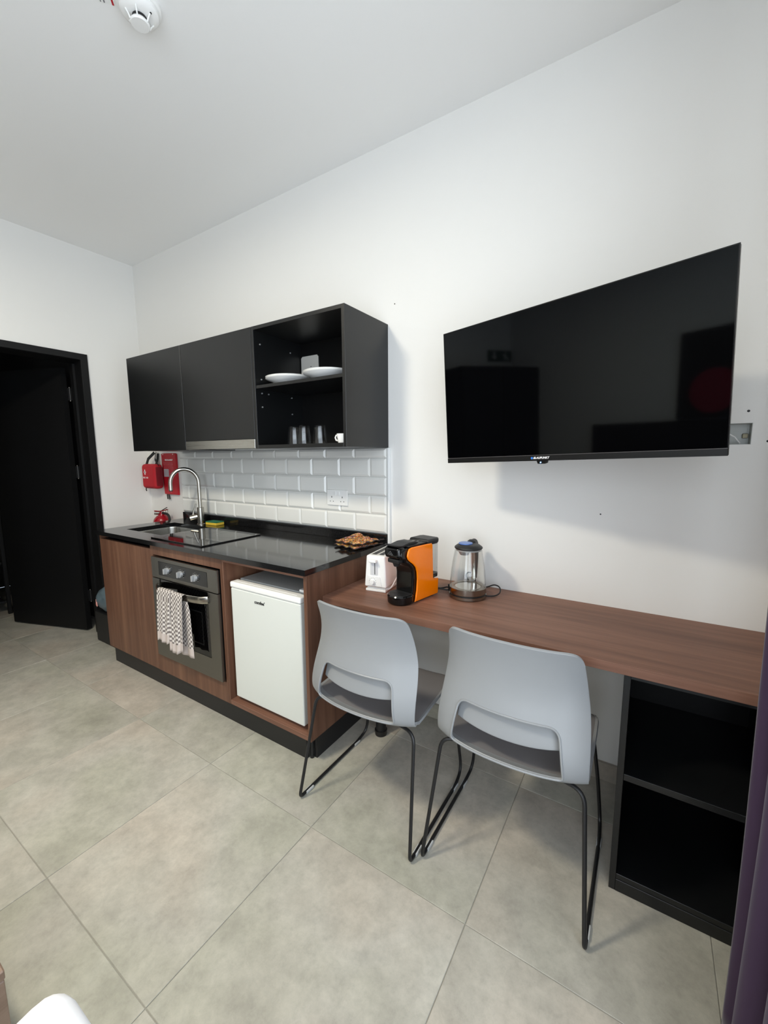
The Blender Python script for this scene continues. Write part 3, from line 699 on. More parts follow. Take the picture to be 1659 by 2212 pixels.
    # switch plate on the back panel
    sw = thing('switch_plate', 'white square switch plate on the back of the open cabinet', 'switch', (1.822, -0.012, 1.862))
    part('plate', MB().prism([(1.757, 1.775+0.01), (1.767, 1.775), (1.877, 1.775), (1.887, 1.785), (1.887, 1.928), (1.877, 1.938), (1.767, 1.938), (1.757, 1.928)], 'y', -0.020, -0.0122, 0.003, 2), mat('cream_plastic', (214, 212, 206), 0.35), sw)
    part('rocker', MB().box((1.785, -0.0245, 1.790), (1.859, -0.0202, 1.888), 0.002, 2), mat('cream_plastic', (214, 212, 206), 0.35), sw)
    part('print', MB().box((1.832, -0.0252, 1.874), (1.842, -0.0247, 1.877)), M_INK, sw)
    part('print', MB().box((1.819, -0.0252, 1.808), (1.8205, -0.0247, 1.824)), M_INK, sw)
build_upper()

def build_socket():
    x0, x1, z0, z1 = 1.933, 2.080, 1.096, 1.184; y = -0.0178
    s = thing('wall_socket', 'white double three-pin wall socket mounted on the metro tiles', 'socket', ((x0+x1)/2, y, z0))
    part('faceplate', MB().box((x0, y-0.009, z0), (x1, y, z1), 0.003, 2), M_WHITEPL, s)
    for cx in (x0+0.036, x1-0.036):
        for (a, b, c_, d) in ((-0.002, 0.002, 1.1385, 1.1475), (-0.0135, -0.0085, 1.1165, 1.1205), (0.0085, 0.0135, 1.1165, 1.1205)):
            part('pin_slot', MB().box((cx+a, y-0.0098, c_), (cx+b, y-0.0090, d)), M_INK, s)
    for cx in ((x0+x1)/2-0.013, (x0+x1)/2+0.013): part('rocker_switch', MB().box((cx-0.007, y-0.013, 1.152), (cx+0.007, y-0.0088, 1.175), 0.002, 2), M_WHITEPL, s)
build_socket()

def build_counter_items():
    z = HT+0.0006
    s = thing('dish_sponge', 'yellow sponge with a green scouring side lying beside the tap', 'sponge', (0.955, -0.082, z), 0.06)
    part('foam', MB().box((-0.055, -0.034, 0), (0.055, 0.034, 0.0175), 0.003, 2), M_YELLOW, s, world=False)
    part('scourer', MB().box((-0.055, -0.034, 0.0177), (0.055, 0.034, 0.0245), 0.002, 2), M_GREEN, s, world=False)
    # quilted pot holders
    def holder(cx, cy, zz, rot, lift, label, sd):
        n = 22; H = 0.088
        def fn(t):
            def g(u, v):
                a, b = 2*u-1, 2*v-1
                e = 1-max(abs(a), abs(b))**6
                k = 0.97+0.03*math.cos(3*a)*math.cos(2*b)
                x, y = H*a*(1-0.05*abs(b)**3)*k, H*b*(1-0.05*abs(a)**3)*k
                cz = lift*(max(0, -a*0.7+b*0.5)**2)*0.8 + 0.0035*math.sin(9*a+sd)*math.sin(8*b) + 0.004
                return (x, y, cz + (0.005*e+0.0035 if t else -0.0035*e*0.6))
            return g
        mb = MB(); mb.grid(fn(1), n, n); mb.grid(fn(0), n, n)
        N2 = n*n; edge = [i for i in range(n)] + [n*(j+1)-1 for j in range(1, n)] + [N2-1-i for i in range(1, n)] + [n*(n-1-j) for j in range(1, n-1)]
        mb.add([], [])
        for i in range(len(edge)):
            a, b = edge[i], edge[(i+1) % len(edge)]; mb.f.append((a, b, b+N2, a+N2))
        mz = min(v[2] for v in mb.v)
        mb.v = [(v[0], v[1], v[2]-mz) for v in mb.v]
        t = thing('pot_holder', label, 'pot holder', (cx, cy, zz), rot, 'pot holders on the worktop')
        part('quilted_pad', mb, M_FLORAL, t, world=False, angle=60)
        rim = [mb.v[i] for i in edge]; rim = [(p[0], p[1], (p[2]+mb.v[edge[k]+N2][2])/2) for k, p in enumerate(rim)]
        part('binding', MB().tube(rim+[rim[0]], 0.0028, 8), mat('dark_binding', (44, 34, 32), 0.9), t, world=False)
        part('hanging_loop', MB().tube(fillet([(0.083, 0.083, 0.008), (0.100, 0.090, 0.010), (0.098, 0.100, 0.010), (0.078, 0.086, 0.009)], 0.01), 0.003, 6), mat('dark_binding', (44, 34, 32), 0.9), t, world=False)
    holder(2.218, -0.132, z+0.0015, -0.20, 0.006, 'colourful floral quilted pot holder lying flat on the granite, lower of two', 0)
    holder(2.222, -0.128, z+0.0215, -0.15, 0.016, 'colourful floral quilted pot holder with a curled corner, upper of two', 2)
build_counter_items()

def build_gap():
    # things in the gap between the left wall and the kitchen
    b = thing('first_aid_bag', 'red fabric first-aid bag with white cross hanging by black straps', 'bag', (0.165, -0.012, 1.128))
    part('pouch', MB().box((0.066, -0.098, 1.128), (0.262, -0.024, 1.322), 0.026, 4), M_RED, b)
    part('side_panel', MB().box((0.257, -0.086, 1.152), (0.2655, -0.034, 1.298), 0.004, 2), mat('dark_red_fabric', (120, 14, 26), 0.8), b)
    part('zip', MB().tube(fillet([(0.075, -0.056, 1.140), (0.120, -0.100, 1.137), (0.215, -0.100, 1.137), (0.262, -0.056, 1.142)], 0.03), 0.003, 6), mat('dark_red_fabric', (120, 14, 26), 0.8), b)
    st = MB(); st.ell = (0.0013, 0.014)
    st.tube([(0.080, -0.062, 1.302), (0.118, -0.060, 1.362), (0.160, -0.030, 1.412)], 0.01, 8, flat=(0, 1, 0.2))
    part('strap', st, M_STRAP, b)
    st = MB(); st.ell = (0.0013, 0.014)
    st.tube([(0.256, -0.062, 1.302), (0.216, -0.060, 1.362), (0.174, -0.028, 1.412)], 0.01, 8, flat=(0, 1, 0.2))
    part('strap', st, M_STRAP, b)
    s2 = MB(); s2.ell = (0.0013, 0.017); s2.tube([(0.166, -0.030, 1.31), (0.168, -0.014, 1.36), (0.168, -0.008, 1.404)], 0.01, 8, flat=(0, 1, 0.1))
    part('hanging_tab', s2, M_STRAP, b)
    part('hook', MB().cyl((0.166, 0.0, 1.409), (0.166, -0.022, 1.4105), 0.004, n=10), M_CHROME, b)
    cx, cz = 0.125, 1.258
    part('cross_emblem', MB().box((cx-0.005, -0.0995, cz-0.020), (cx+0.005, -0.0978, cz+0.020)).box((cx-0.014, -0.0995, cz-0.005), (cx+0.014, -0.0978, cz+0.005)), M_WPRINT, b)
    text_mesh('lettering', 'FIRST AID', 0.018, frame_mtx((cx+0.004-0.165, -0.0982+0.012, 1.214-1.128), (1, 0, 0), (0, 0, 1)), M_WPRINT, b)
    part('zip_pull', MB().tube([(0.105, -0.085, 1.136), (0.108, -0.09, 1.122), (0.113, -0.09, 1.108)], 0.004, 6), M_STRAP, b)
    # fire blanket
    f = thing('fire_blanket', 'flat red fire blanket pouch with white print on the wall', 'fire blanket', (0.335, -0.002, 1.08))
    part('pouch', MB().prism([(0.232, 1.398), (0.246, 1.404), (0.415, 1.404), (0.428, 1.398), (0.428, 1.084), (0.246, 1.084), (0.240, 1.16)], 'y', -0.020, -0.002, 0.004, 2), M_REDPVC, f)
    text_mesh('lettering', 'FIRE BLANKET', 0.017, frame_mtx((0.336-0.335, -0.0202+0.002, 1.352-1.08), (1, 0, 0), (0, 0, 1)), M_WPRINT, f, bold=0.0005)
    ln = MB(); rnd = random.Random(3)
    for k in range(10):
        z = 1.330-k*0.0115; x = 0.262
        while x < 0.385:
            w = rnd.uniform(0.008, 0.022); ln.box((x, -0.0206, z-0.0017), (min(x+w, 0.392), -0.0201, z+0.0017)); x += w+0.005
    for k in range(9):
        z = 1.195-k*0.0115; ln.box((0.325+0.004*math.sin(k), -0.0206, z-0.0016), (0.352+0.004*math.sin(k*2), -0.0201, z+0.0016))
    part('small_print', ln, mat('faded_print', (206, 130, 136), 0.6), f)['kind'] = 'stuff'
    part('label_card', MB().box((0.262, -0.0225, 1.222), (0.326, -0.0203, 1.282)), mat('grey_card', (176, 168, 170), 0.7), f)
    for (x, dx) in ((0.270, 0.012), (0.290, 0.020)):
        tp = MB(); tp.ell = (0.001, 0.008); tp.tube([(x, -0.012, 1.11), (x+dx*0.4, -0.016, 1.075), (x+dx, -0.018, 1.045)], 0.01, 8, flat=(0, 1, 0))
        part('pull_tape', tp, M_STRAP, f)
    for x in (0.262, 0.398): part('hanging_eyelet', MB().cyl((x, -0.0008, 1.396), (x, -0.022, 1.396), 0.004, n=10), M_CHROME, f)
    # extinguisher
    ex, ey = 0.318, -0.096
    e = thing('fire_extinguisher', 'red fire extinguisher with black lever on the wall behind the worktop', 'fire extinguisher', (ex, ey, 0.40))
    part('cylinder', MB().lathe([(0.0, 0.40), (0.058, 0.40), (0.064, 0.408), (0.064, 0.874), (0.058, 0.900), (0.042, 0.920), (0.026, 0.929), (0.022, 0.938), (0.0, 0.938)], (ex, ey, 0), 36), M_REDPNT, e)
    part('valve', MB().cyl((ex, ey, 0.9385), (ex, ey, 0.955), 0.017, 0.014, n=16), M_REDPNT, e)
    part('pressure_gauge', MB().cyl((ex-0.012, ey-0.012, 0.944), (ex-0.036, ey-0.036, 0.945), 0.013, n=16), M_CHROME, e)
    lv = MB(); lv.ell = (0.004, 0.010); lv.tube(fillet([(ex-0.045, ey-0.030, 0.962), (ex-0.012, ey-0.010, 0.958), (ex+0.045, ey+0.022, 0.972)], 0.02), 0.01, 8, flat=(0, 0, 1))
    part('lever', lv, M_REDPNT, e)
    l2 = MB(); l2.ell = (0.003, 0.009); l2.tube([(ex-0.008, ey-0.008, 0.956), (ex+0.02, ey+0.01, 0.976), (ex+0.040, ey+0.020, 0.988)], 0.01, 8, flat=(0, 0, 1))
    part('carry_handle', l2, M_BLKMETAL, e)
    part('safety_pin', MB().tube([(ex+0.052+0.016*math.cos(a*PI/8), ey+0.01, 0.962+0.016*math.sin(a*PI/8)) for a in range(17)], 0.0018, 6), M_CHROME, e)
    part('hose', MB().tube(fillet([(ex+0.012, ey, 0.946), (ex+0.078, ey+0.01, 0.940), (ex+0.088, ey+0.01, 0.88), (ex+0.085, ey+0.01, 0.62)], 0.03), 0.009, 10), M_MATTBLK, e)
    part('wall_bracket', MB().box((ex-0.022, -0.030, 0.52), (ex+0.022, -0.0005, 0.80)), M_BLKMETAL, e)
    # bin with a tied bag
    bn = thing('waste_bin', 'small black waste bin in the gap beside the walnut cabinet', 'bin', (0.20, -0.36, 0))
    part('bucket', MB().prism([(0.040, -0.505), (0.310, -0.505), (0.310, -0.255), (0.040, -0.255)], 'z', 0.0005, 0.235, 0.006, 2), M_MATTBLK, bn)
    bm_ = bmesh.new(); bmesh.ops.create_icosphere(bm_, subdivisions=4, radius=1.0)
    for v in bm_.verts:
        p = v.co.copy(); k = 1+0.10*noise.noise(p*2.2)+0.04*noise.noise(p*6)
        v.co = Vector((0.178+p.x*0.138*k, -0.405+p.y*0.125*k, 0.338+p.z*0.110*k))
        v.co.z = max(v.co.z, 0.2355)
    bg = thing('rubbish_bag', 'blue-grey plastic bag with a pink mark bulging from the bin', 'bag', (0.178, -0.405, 0.2355))
    part('filled_bag', MB().bm(bm_), M_BAG, bg, angle=80)
    cen = Vector((0.178, -0.405, 0.338)); nd = Vector((-0.25, -0.95, -0.05)).normalized(); ra = Vector((0.95, -0.25, 0)).normalized()
    hit = bg.children[0]; me_ = hit.data; lo = min((v.co for v in me_.vertices), key=lambda q: -(q.normalized() if False else (q+Vector(bg.location)-cen).normalized()).dot(nd)) + Vector(bg.location)
    tri = MB(); q = [lo + nd*0.004 + ra*a_ + Vector((0, 0, b_)) for a_, b_ in ((-0.022, -0.022), (0.022, -0.022), (0.0, 0.026))]
    tri.add(q + [p_ - nd*0.006 for p_ in q], [(0, 1, 2), (5, 4, 3), (0, 3, 4, 1), (1, 4, 5, 2), (2, 5, 3, 0)])
    part('printed_mark', tri, M_PINK, bg)
build_gap()

# ------------------------------------------------------------------ desk side
DZ = 0.760
def build_desk():
    x0, x1, y0 = 2.3065, XR-0.002, -0.512
    d = thing('desk', 'long walnut desk top running along the wall from the kitchen to the curtain', 'desk', (x0, y0, 0))
    part('desk_top', MB().box((x0, y0, 0.729), (x1, -0.0005, DZ), 0.0015, 2), M_WOODH, d)
    lg = MB().cyl((2.447, -0.262, 0.0), (2.447, -0.262, 0.026), 0.029, 0.031, n=28).cyl((2.447, -0.262, 0.026), (2.447, -0.262, 0.715), 0.0255, n=28).cyl((2.447, -0.262, 0.715), (2.447, -0.262, 0.7285), 0.045, n=28)
    part('leg', lg, M_BLKMETAL, d)
    # open bookcase carrying the right end
    bx0, bx1, by, zt = 3.466, 3.862, -0.497, 0.7285; T = 0.018
    b = thing('bookcase', 'black open bookcase with one shelf under the end of the desk', 'bookcase', (bx0, by, 0))
    part('side', MB().box((bx0, by, 0), (bx0+T, -0.002, zt), 0.001, 1), M_BLACK, b)
    part('side', MB().box((bx1-T, by, 0), (bx1, -0.002, zt), 0.001, 1), M_BLACK, b)
    part('top', MB().box((bx0+T, by, zt-0.014), (bx1-T, -0.002, zt)), M_BLACK, b)
    part('shelf', MB().box((bx0+T, by+0.002, 0.384), (bx1-T, -0.012, 0.405), 0.001, 1), M_BLACK, b)
    part('bottom', MB().box((bx0+T, by+0.001, 0.042), (bx1-T, -0.012, 0.060), 0.001, 1), M_BLACK, b)
    part('plinth', MB().box((bx0+T, by-0.0005, 0.0), (bx1-T, by+0.016, 0.0412), 0.001, 1), M_BLACK, b)
    part('back', MB().box((bx0+T, -0.0115, 0.0), (bx1-T, -0.002, zt-0.0142)), M_BLACKSHADE, b)
build_desk()

def build_chairs():
    c = thing('dining_chair', 'x', 'chair', (0, 0, 0), 0, 'grey plastic chairs at the desk')
    # profile of the shell: local y (forward), z, half-width, bulge of the centre towards the back
    prof = [(0.462, 0.420, 0.196, 0.0, 0.004), (0.455, 0.437, 0.206, 0.0, 0.004), (0.435, 0.447, 0.218, 0.0, 0.006), (0.390, 0.452, 0.226, 0.0, 0.010), (0.300, 0.450, 0.229, 0.0, 0.013),
            (0.200, 0.443, 0.230, 0.0, 0.015), (0.135, 0.437, 0.230, 0.006, 0.014), (0.098, 0.439, 0.230, 0.022, 0.010), (0.074, 0.450, 0.230, 0.040, 0.004), (0.064, 0.468, 0.230, 0.048, 0.0), (0.064, 0.500, 0.230, 0.050, 0.0),
            (0.073, 0.540, 0.229, 0.051, 0.0), (0.085, 0.575, 0.227, 0.052, 0.0), (0.097, 0.610, 0.224, 0.052, 0.0), (0.108, 0.655, 0.219, 0.050, 0.0), (0.107, 0.705, 0.212, 0.044, 0.0), (0.095, 0.755, 0.206, 0.037, 0.0), (0.075, 0.802, 0.201, 0.030, 0.0), (0.058, 0.832, 0.198, 0.025, 0.0)]
    fine = []
    for i in range(len(prof)-1):
        p0, p1, p2, p3 = prof[max(i-1, 0)], prof[i], prof[i+1], prof[min(i+2, len(prof)-1)]
        for k in range(3):
            t = k/3; fine.append(tuple(0.5*((2*b)+(-a+c_)*t+(2*a-5*b+4*c_-d)*t*t+(-a+3*b-3*c_+d)*t**3) for a, b, c_, d in zip(p0, p1, p2, p3)))
    fine.append(prof[-1])
    seat_end = next(i for i, p in enumerate(fine) if p[1] > 0.447 and p[0] < 0.09)
    def pos(p, u, off=0.0):
        y, z, w, bul, dish = p
        return Vector((w*u, y - bul*(1-abs(u)**2.2) + (0.012*abs(u)**5 if bul > 0.02 else 0), z - dish*(1-u*u) + (0.010*abs(u)**6 if dish > 0.005 else 0)))
    def at_z(z):
        rows = fine[seat_end:]
        for i in range(len(rows)-1):
            a, b = rows[i], rows[i+1]
            if a[1] <= z <= b[1]:
                t = (z-a[1])/max(1e-9, b[1]-a[1]); return tuple(p*(1-t)+q*t for p, q in zip(a, b))
        return rows[0] if z < rows[0][1] else rows[-1]
    cs = fillet([(0.0, 0.600, 0), (0.665*0.22, 0.600, 0), (0.742*0.22, 0.459, 0), (0.0, 0.459, 0)], [0, 0.032, 0.016, 0], 8)
    half = []
    for i in range(len(cs)-1):
        n_ = max(1, int((cs[i+1]-cs[i]).length/0.003))
        half += [cs[i].lerp(cs[i+1], k/n_) for k in range(n_)]
    half.append(cs[-1])
    OUT = [(p.x/0.22, p.y) for p in half] + [(-p.x/0.22, p.y) for p in half[::-1][1:-1]]
    US = [-1, -0.965, -0.90, -0.82, -0.745, -0.70, -0.655, -0.58, -0.46, -0.33, -0.2, -0.07, 0.07, 0.2, 0.33, 0.46, 0.58, 0.655, 0.70, 0.745, 0.82, 0.90, 0.965, 1]
    def shell(rows, hole=None, clip=None):
        bm = bmesh.new(); V = {}
        for j, p in enumerate(rows):
            for i, u in enumerate(US): V[(i, j)] = bm.verts.new(pos(p, u))
        for j in range(len(rows)-1):
            for i in range(len(US)-1):
                if hole and hole((US[i]+US[i+1])/2, (rows[j][1]+rows[j+1][1])/2): continue
                bm.faces.new((V[(i, j)], V[(i+1, j)], V[(i+1, j+1)], V[(i, j+1)]))
        for v in [v for v in bm.verts if not v.link_faces]: bm.verts.remove(v)
        if hole:
            for v in bm.verts:
                if v.is_boundary and 0.449 < v.co.z < 0.62 and abs(v.co.x) < 0.19:
                    u, z = v.co.x/at_z(v.co.z)[2], v.co.z
                    q = min(OUT, key=lambda o_: ((o_[0]-u)*0.22)**2+(o_[1]-z)**2)
                    v.co = pos(at_z(q[1]), q[0])
        if clip: clip(bm)
        return bm
    def to_obj(name, bm, material, thick, sub=1, off=0.0):
        me = bpy.data.meshes.new(name); bmesh.ops.recalc_face_normals(bm, faces=bm.faces[:]); bm.to_mesh(me); bm.free(); me.shade_smooth()
        o = link(name, me, material, c)
        s = o.modifiers.new('thickness', 'SOLIDIFY'); s.thickness = thick; s.offset = off; s.use_even_offset = True
        b = o.modifiers.new('edge', 'BEVEL'); b.width = 0.0022; b.segments = 2; b.limit_method = 'ANGLE'; b.angle_limit = math.radians(50)
        w = o.modifiers.new('sub', 'SUBSURF'); w.levels = sub; w.render_levels = sub
        return o
    def round_front(bm):
        for v in bm.verts:
            if v.co.y > 0.40 and abs(v.co.x) > 0.15:
                t = min(1, (abs(v.co.x)-0.15)/0.075); k = (v.co.y-0.40)
                v.co.y -= k*0.75*t**2.5
    seat = to_obj('seat', shell(fine[:seat_end+1], None, round_front), M_CHAIR, 0.008)
    # the slot in the lower back, narrower at its top
    def hole(u, z): return 0.456 < z < 0.597 and abs(u) < (0.745 - 0.09*max(0, (z-0.47)/0.13))
    def round_top(bm):
        R = 0.034
        for v in bm.verts:
            d, e = 0.832-v.co.z, 0.199-abs(v.co.x)
            if d < R and e < R:
                dx, dz = (R-e)/R, (R-d)/R; m = max(dx, dz); h = math.hypot(dx, dz)
                if h > 1e-6 and m > 0:
                    s = m/h; nx, nz = dx*s, dz*s
                    v.co.x = math.copysign(0.199-(R-R*nx), v.co.x); v.co.z = 0.832-(R-R*nz)
    back_rows = fine[seat_end:]
    to_obj('backrest', shell(back_rows, hole, round_top), M_CHAIR, 0.009)
    # recessed lumbar band seen through the slot
    mb = bmesh.new(); V = {}
    nu = 20
    for i in range(nu+1):
        u = -1+2*i/nu
        for j in range(6):
            t = j/5; z = 0.610-t*(0.080+0.012*(1-u*u)); p = at_z(z)
            q = pos(p, u*0.70); V[(i, j)] = mb.verts.new((q.x, q.y+0.008+0.018*math.sin(min(1, t*1.6)*PI/2), z))
    for i in range(nu):
        for j in range(5): mb.faces.new((V[(i, j)], V[(i+1, j)], V[(i+1, j+1)], V[(i, j+1)]))
    to_obj('lumbar_band', mb, M_CHAIR, 0.005)
    # raised rim around the slot
    rp = []
    for (u, z) in OUT[::2]:
        q = pos(at_z(z), u); rp.append((q.x, q.y-0.004, q.z))
    part('slot_rim', MB().tube(rp+[rp[0]], 0.0036, 8), M_CHAIR, c, world=False)
    # seat pad
    pad = bmesh.new(); PV = {}
    rows = [p for p in fine if p[0] > 0.095 and p[1] > 0.435 and p[0] < 0.452 and p[1] < 0.46]
    us = [-0.955+1.91*i/18 for i in range(19)]
    for j, p in enumerate(rows):
        for i, u in enumerate(us):
            q = pos(p, u); e = min(1.0, (1-abs(u)/0.955)*12)*min(1.0, j*0.8)*min(1.0, (len(rows)-1-j)*0.8)
            if q.y > 0.40 and abs(q.x) > 0.15: q.y -= (q.y-0.40)*0.75*min(1, (abs(q.x)-0.15)/0.075)**2.5
            PV[(i, j)] = pad.verts.new((q.x, q.y, q.z+0.0045+0.004*e))
    for j in range(len(rows)-1):
        for i in range(len(us)-1): pad.faces.new((PV[(i, j)], PV[(i+1, j)], PV[(i+1, j+1)], PV[(i, j+1)]))
    bmesh.ops.recalc_face_normals(pad, faces=pad.faces[:])
    me = bpy.data.meshes.new('seat_pad'); pad.to_mesh(me); pad.free(); me.shade_smooth(); link('seat_pad', me, M_SEAT, c)['label'] = 'dark grey seat pad'
    # sled base of bent rod, one side each, and a cross member
    for s in (-1, 1):
        pts = fillet([(s*0.10, 0.115, 0.414), (s*0.222, 0.085, 0.418), (s*0.253, 0.0, 0.0075), (s*0.253, 0.405, 0.0075), (s*0.247, 0.470, 0.034), (s*0.232, 0.455, 0.20), (s*0.205, 0.420, 0.426), (s*0.10, 0.395, 0.428)], [0, 0.04, 0.022, 0.05, 0.05, 0.05, 0.04, 0], 6)
        leg = part('sled_leg', MB().tube(pts, 0.0063, 10), M_BLKMETAL, c, world=False)
        for y in (0.055, 0.385):
            part('floor_glide', MB().box((s*0.253-0.0085, y-0.022, 0.0004), (s*0.253+0.0085, y+0.022, 0.012), 0.003, 2), M_CLEARCLIP, leg, world=False)
    for (y, z) in ((0.115, 0.414), (0.395, 0.428)): part('under_seat_bar', MB().tube([(-0.11, y, z), (0.11, y, z)], 0.0063, 10), M_BLKMETAL, c, world=False)
    c.location = (2.640, -0.772, 0); c['label'] = 'pale grey slotted-back chair on a black sled base, beside the fridge'
    d = copy_tree(c); d.location = (3.172, -0.734, 0); d['label'] = 'pale grey slotted-back chair on a black sled base, beside the black bookcase'
build_chairs()

def build_tv():
    C = Vector((3.2103, -0.3694, 1.6072)); a, tl, h, ro, W = -0.2405, 0.0465, 0.5089, 0.028, 0.90
    r = Vector((math.cos(a), math.sin(a), 0)); n = Vector((math.sin(a), -math.cos(a), 0)); up = Vector((0, 0, 1))*math.cos(tl)+n*math.sin(tl)
    r, up = r*math.cos(ro)+up*math.sin(ro), up*math.cos(ro)-r*math.sin(ro); bk = up.cross(r)
    if bk.y < 0: bk = -bk
    t = thing('television', 'black flat-screen television mounted at an angle on the white wall', 'television')
    o = C - up*h/2
    t.matrix_world = Matrix(((r.x, bk.x, up.x, o.x), (r.y, bk.y, up.y, o.y), (r.z, bk.z, up.z, o.z), (0, 0, 0, 1)))
    kw = dict(world=False)
    part('back_shell', MB().box((-W/2, 0.0035, 0), (W/2, 0.014, h), 0.002, 1).box((-W*0.36, 0.014, 0.03), (W*0.36, 0.060, h*0.62), 0.012, 2), M_MATTBLK, t, **kw)
    part('screen', MB().box((-W/2+0.003, 0.0005, 0.0205), (W/2-0.003, 0.0034, h-0.003)), M_TVSCREEN, t, smooth=False, **kw)
    part('frame', MB().slab([-W/2, -W/2+0.003, W/2-0.003, W/2], [0.0, 0.0205, h-0.003, h], lambda i, j: not (i == 1 and j == 1) and j > 0, 'y', -0.0005, 0.0036), M_GLOSSBLK, t, **kw)
    bz = part('bottom_bezel', MB().box((-W/2, -0.002, 0), (W/2, 0.0036, 0.0200), 0.0008, 1), mat('tv_bezel', (9, 9, 10), 0.45, spec=0.3), t, **kw)
    part('bezel_line', MB().box((-W/2+0.001, -0.0022, 0.0188), (W/2-0.001, -0.0019, 0.0200)), mat('bezel_highlight', (96, 92, 92), 0.3), t, **kw)
    lx = -0.052
    text_mesh('logo', 'BLAUPUNKT', 0.0098, frame_mtx((lx+0.003, -0.0021, 0.0098), (1, 0, 0), (0, 0, 1)), M_WPRINT, t, bold=0.0003, shear=0.25)
    part('logo_dot', MB().cyl((lx-0.030, -0.0026, 0.0098), (lx-0.030, -0.0020, 0.0098), 0.0042, n=16), mat('logo_blue', (60, 120, 200), 0.4), t, **kw)
    sn = part('sensor_pod', MB().prism([(lx-0.014, 0.0), (lx+0.026, 0.0), (lx+0.024, -0.008), (lx+0.016, -0.0105), (lx-0.010, -0.0105)], 'y', -0.001, 0.006, 0.0006, 1), M_GLOSSBLK, t, **kw)
    part('standby_light', MB().cyl((lx+0.001, -0.0018, -0.0055), (lx+0.001, -0.0009, -0.0055), 0.0022, n=12), M_LED, sn, **kw)
    # wall bracket
    b = thing('tv_bracket', 'black swivel wall bracket behind the television', 'bracket', (3.18, -0.001, 1.60))
    part('wall_plate', MB().box((3.12, -0.016, 1.50), (3.24, -0.0006, 1.70), 0.003, 1), M_BLKMETAL, b)
    e = C + bk*0.088 - up*0.085
    part('arm', MB().tube([(3.18, -0.016, 1.60), (3.10, -0.10, 1.60), (3.20, -0.20, 1.595), (e.x, e.y, e.z)], 0.016, 10), M_BLKMETAL, b)
    q = MB(); hw, hh = 0.11, 0.09; vs = []
    for (i, j, k) in ((-1, 0, -1), (1, 0, -1), (1, 0, 1), (-1, 0, 1), (-1, 1, -1), (1, 1, -1), (1, 1, 1), (-1, 1, 1)):
        vs.append(C - up*0.085 + r*hw*i + up*hh*k + bk*(0.0625+0.02*j))
    part('head_plate', q.add(vs, [(0, 1, 2, 3), (4, 5, 6, 7), (0, 1, 5, 4), (1, 2, 6, 5), (2, 3, 7, 6), (3, 0, 4, 7)]), M_BLKMETAL, b)
build_tv()

def build_toaster():
    t = thing('toaster', 'white two-slot toaster with a browning dial between worktop and coffee machine', 'toaster', (2.476, -0.346, DZ+0.0005), math.atan2(0.14, 0.99))
    kw = dict(world=False); W0, W1, D, z0, z1 = 0.0545, 0.0465, 0.235, 0.020, 0.166
    # body tapering to the top
    bm = bmesh.new(); v = [bm.verts.new(p) for p in ((-W0, 0, z0), (W0, 0, z0), (W0, D, z0), (-W0, D, z0), (-W1, 0.006, z1), (W1, 0.006, z1), (W1, D-0.006, z1), (-W1, D-0.006, z1))]
    for f in ((0, 3, 2, 1), (4, 5, 6, 7), (0, 1, 5, 4), (1, 2, 6, 5), (2, 3, 7, 6), (3, 0, 4, 7)): bm.faces.new([v[i] for i in f])
    bmesh.ops.bevel(bm, geom=bm.edges[:], offset=0.008, segments=3, affect='EDGES', profile=0.5)
    body = part('body', MB().bm(bm), M_WHITEPL, t, **kw)
    part('base_foot', MB().box((-0.050, 0.004, 0), (0.050, D-0.004, 0.012), 0.003, 2).box((-0.044, 0.014, 0.012), (0.044, D-0.014, 0.0205)), M_WHITEPL, t, **kw)
    part('slot_plate', MB().box((-0.034, 0.026, z1-0.001), (0.034, D-0.026, z1+0.0012), 0.0008, 1), M_CHROME, t, **kw)
    for x in (-0.0175, 0.0175): part('bread_slot', MB().box((x-0.0105, 0.032, z1+0.0013), (x+0.0105, D-0.032, z1+0.0019)), M_INK, t, **kw)
    lv = part('lever', MB().box((-0.024, -0.018, 0.138), (0.012, 0.004, 0.151), 0.004, 3), M_WHITEPL, t, **kw)
    part('lever_channel', MB().box((-0.023, -0.0006, 0.078), (0.012, 0.006, 0.1375), 0.0012, 1), mat('channel_grey', (206, 206, 208), 0.4), t, **kw)
    part('lever_slit', MB().box((-0.0015, -0.0014, 0.082), (0.0015, -0.0004, 0.135)), M_INK, t, **kw)
    part('dial_plate', MB().prism([(-0.034, 0.074), (0.020, 0.074), (0.026, 0.068), (0.034, 0.027), (-0.038, 0.027)], 'y', -0.003, 0.003, 0.001, 1), M_WHITEPL, t, **kw)
    dl = part('dial', MB().cyl((-0.011, -0.003, 0.048), (-0.011, -0.015, 0.048), 0.0115, 0.0100, n=24), M_WHITEPL, t, **kw)
    m = MB()
    for k in range(11):
        a = PI*1.25 - k*0.5; x, z = -0.011+0.0165*math.cos(a), 0.048+0.0165*math.sin(a); m.box((x-0.0009, -0.0036, z-0.0014), (x+0.0009, -0.0030, z+0.0014))
    part('dial_marks', m, M_INK, t, **kw)
    part('power_cord', MB().tube(fillet([(0.030, 0.03, 0.014), (0.064, 0.024, 0.010), (0.078, 0.060, 0.055), (0.082, 0.085, 0.070), (0.084, 0.10, 0.004), (0.088, 0.20, 0.004), (0.07, 0.30, 0.004)], 0.04), 0.0028, 8), M_WHITEPL, t, **kw)
build_toaster()

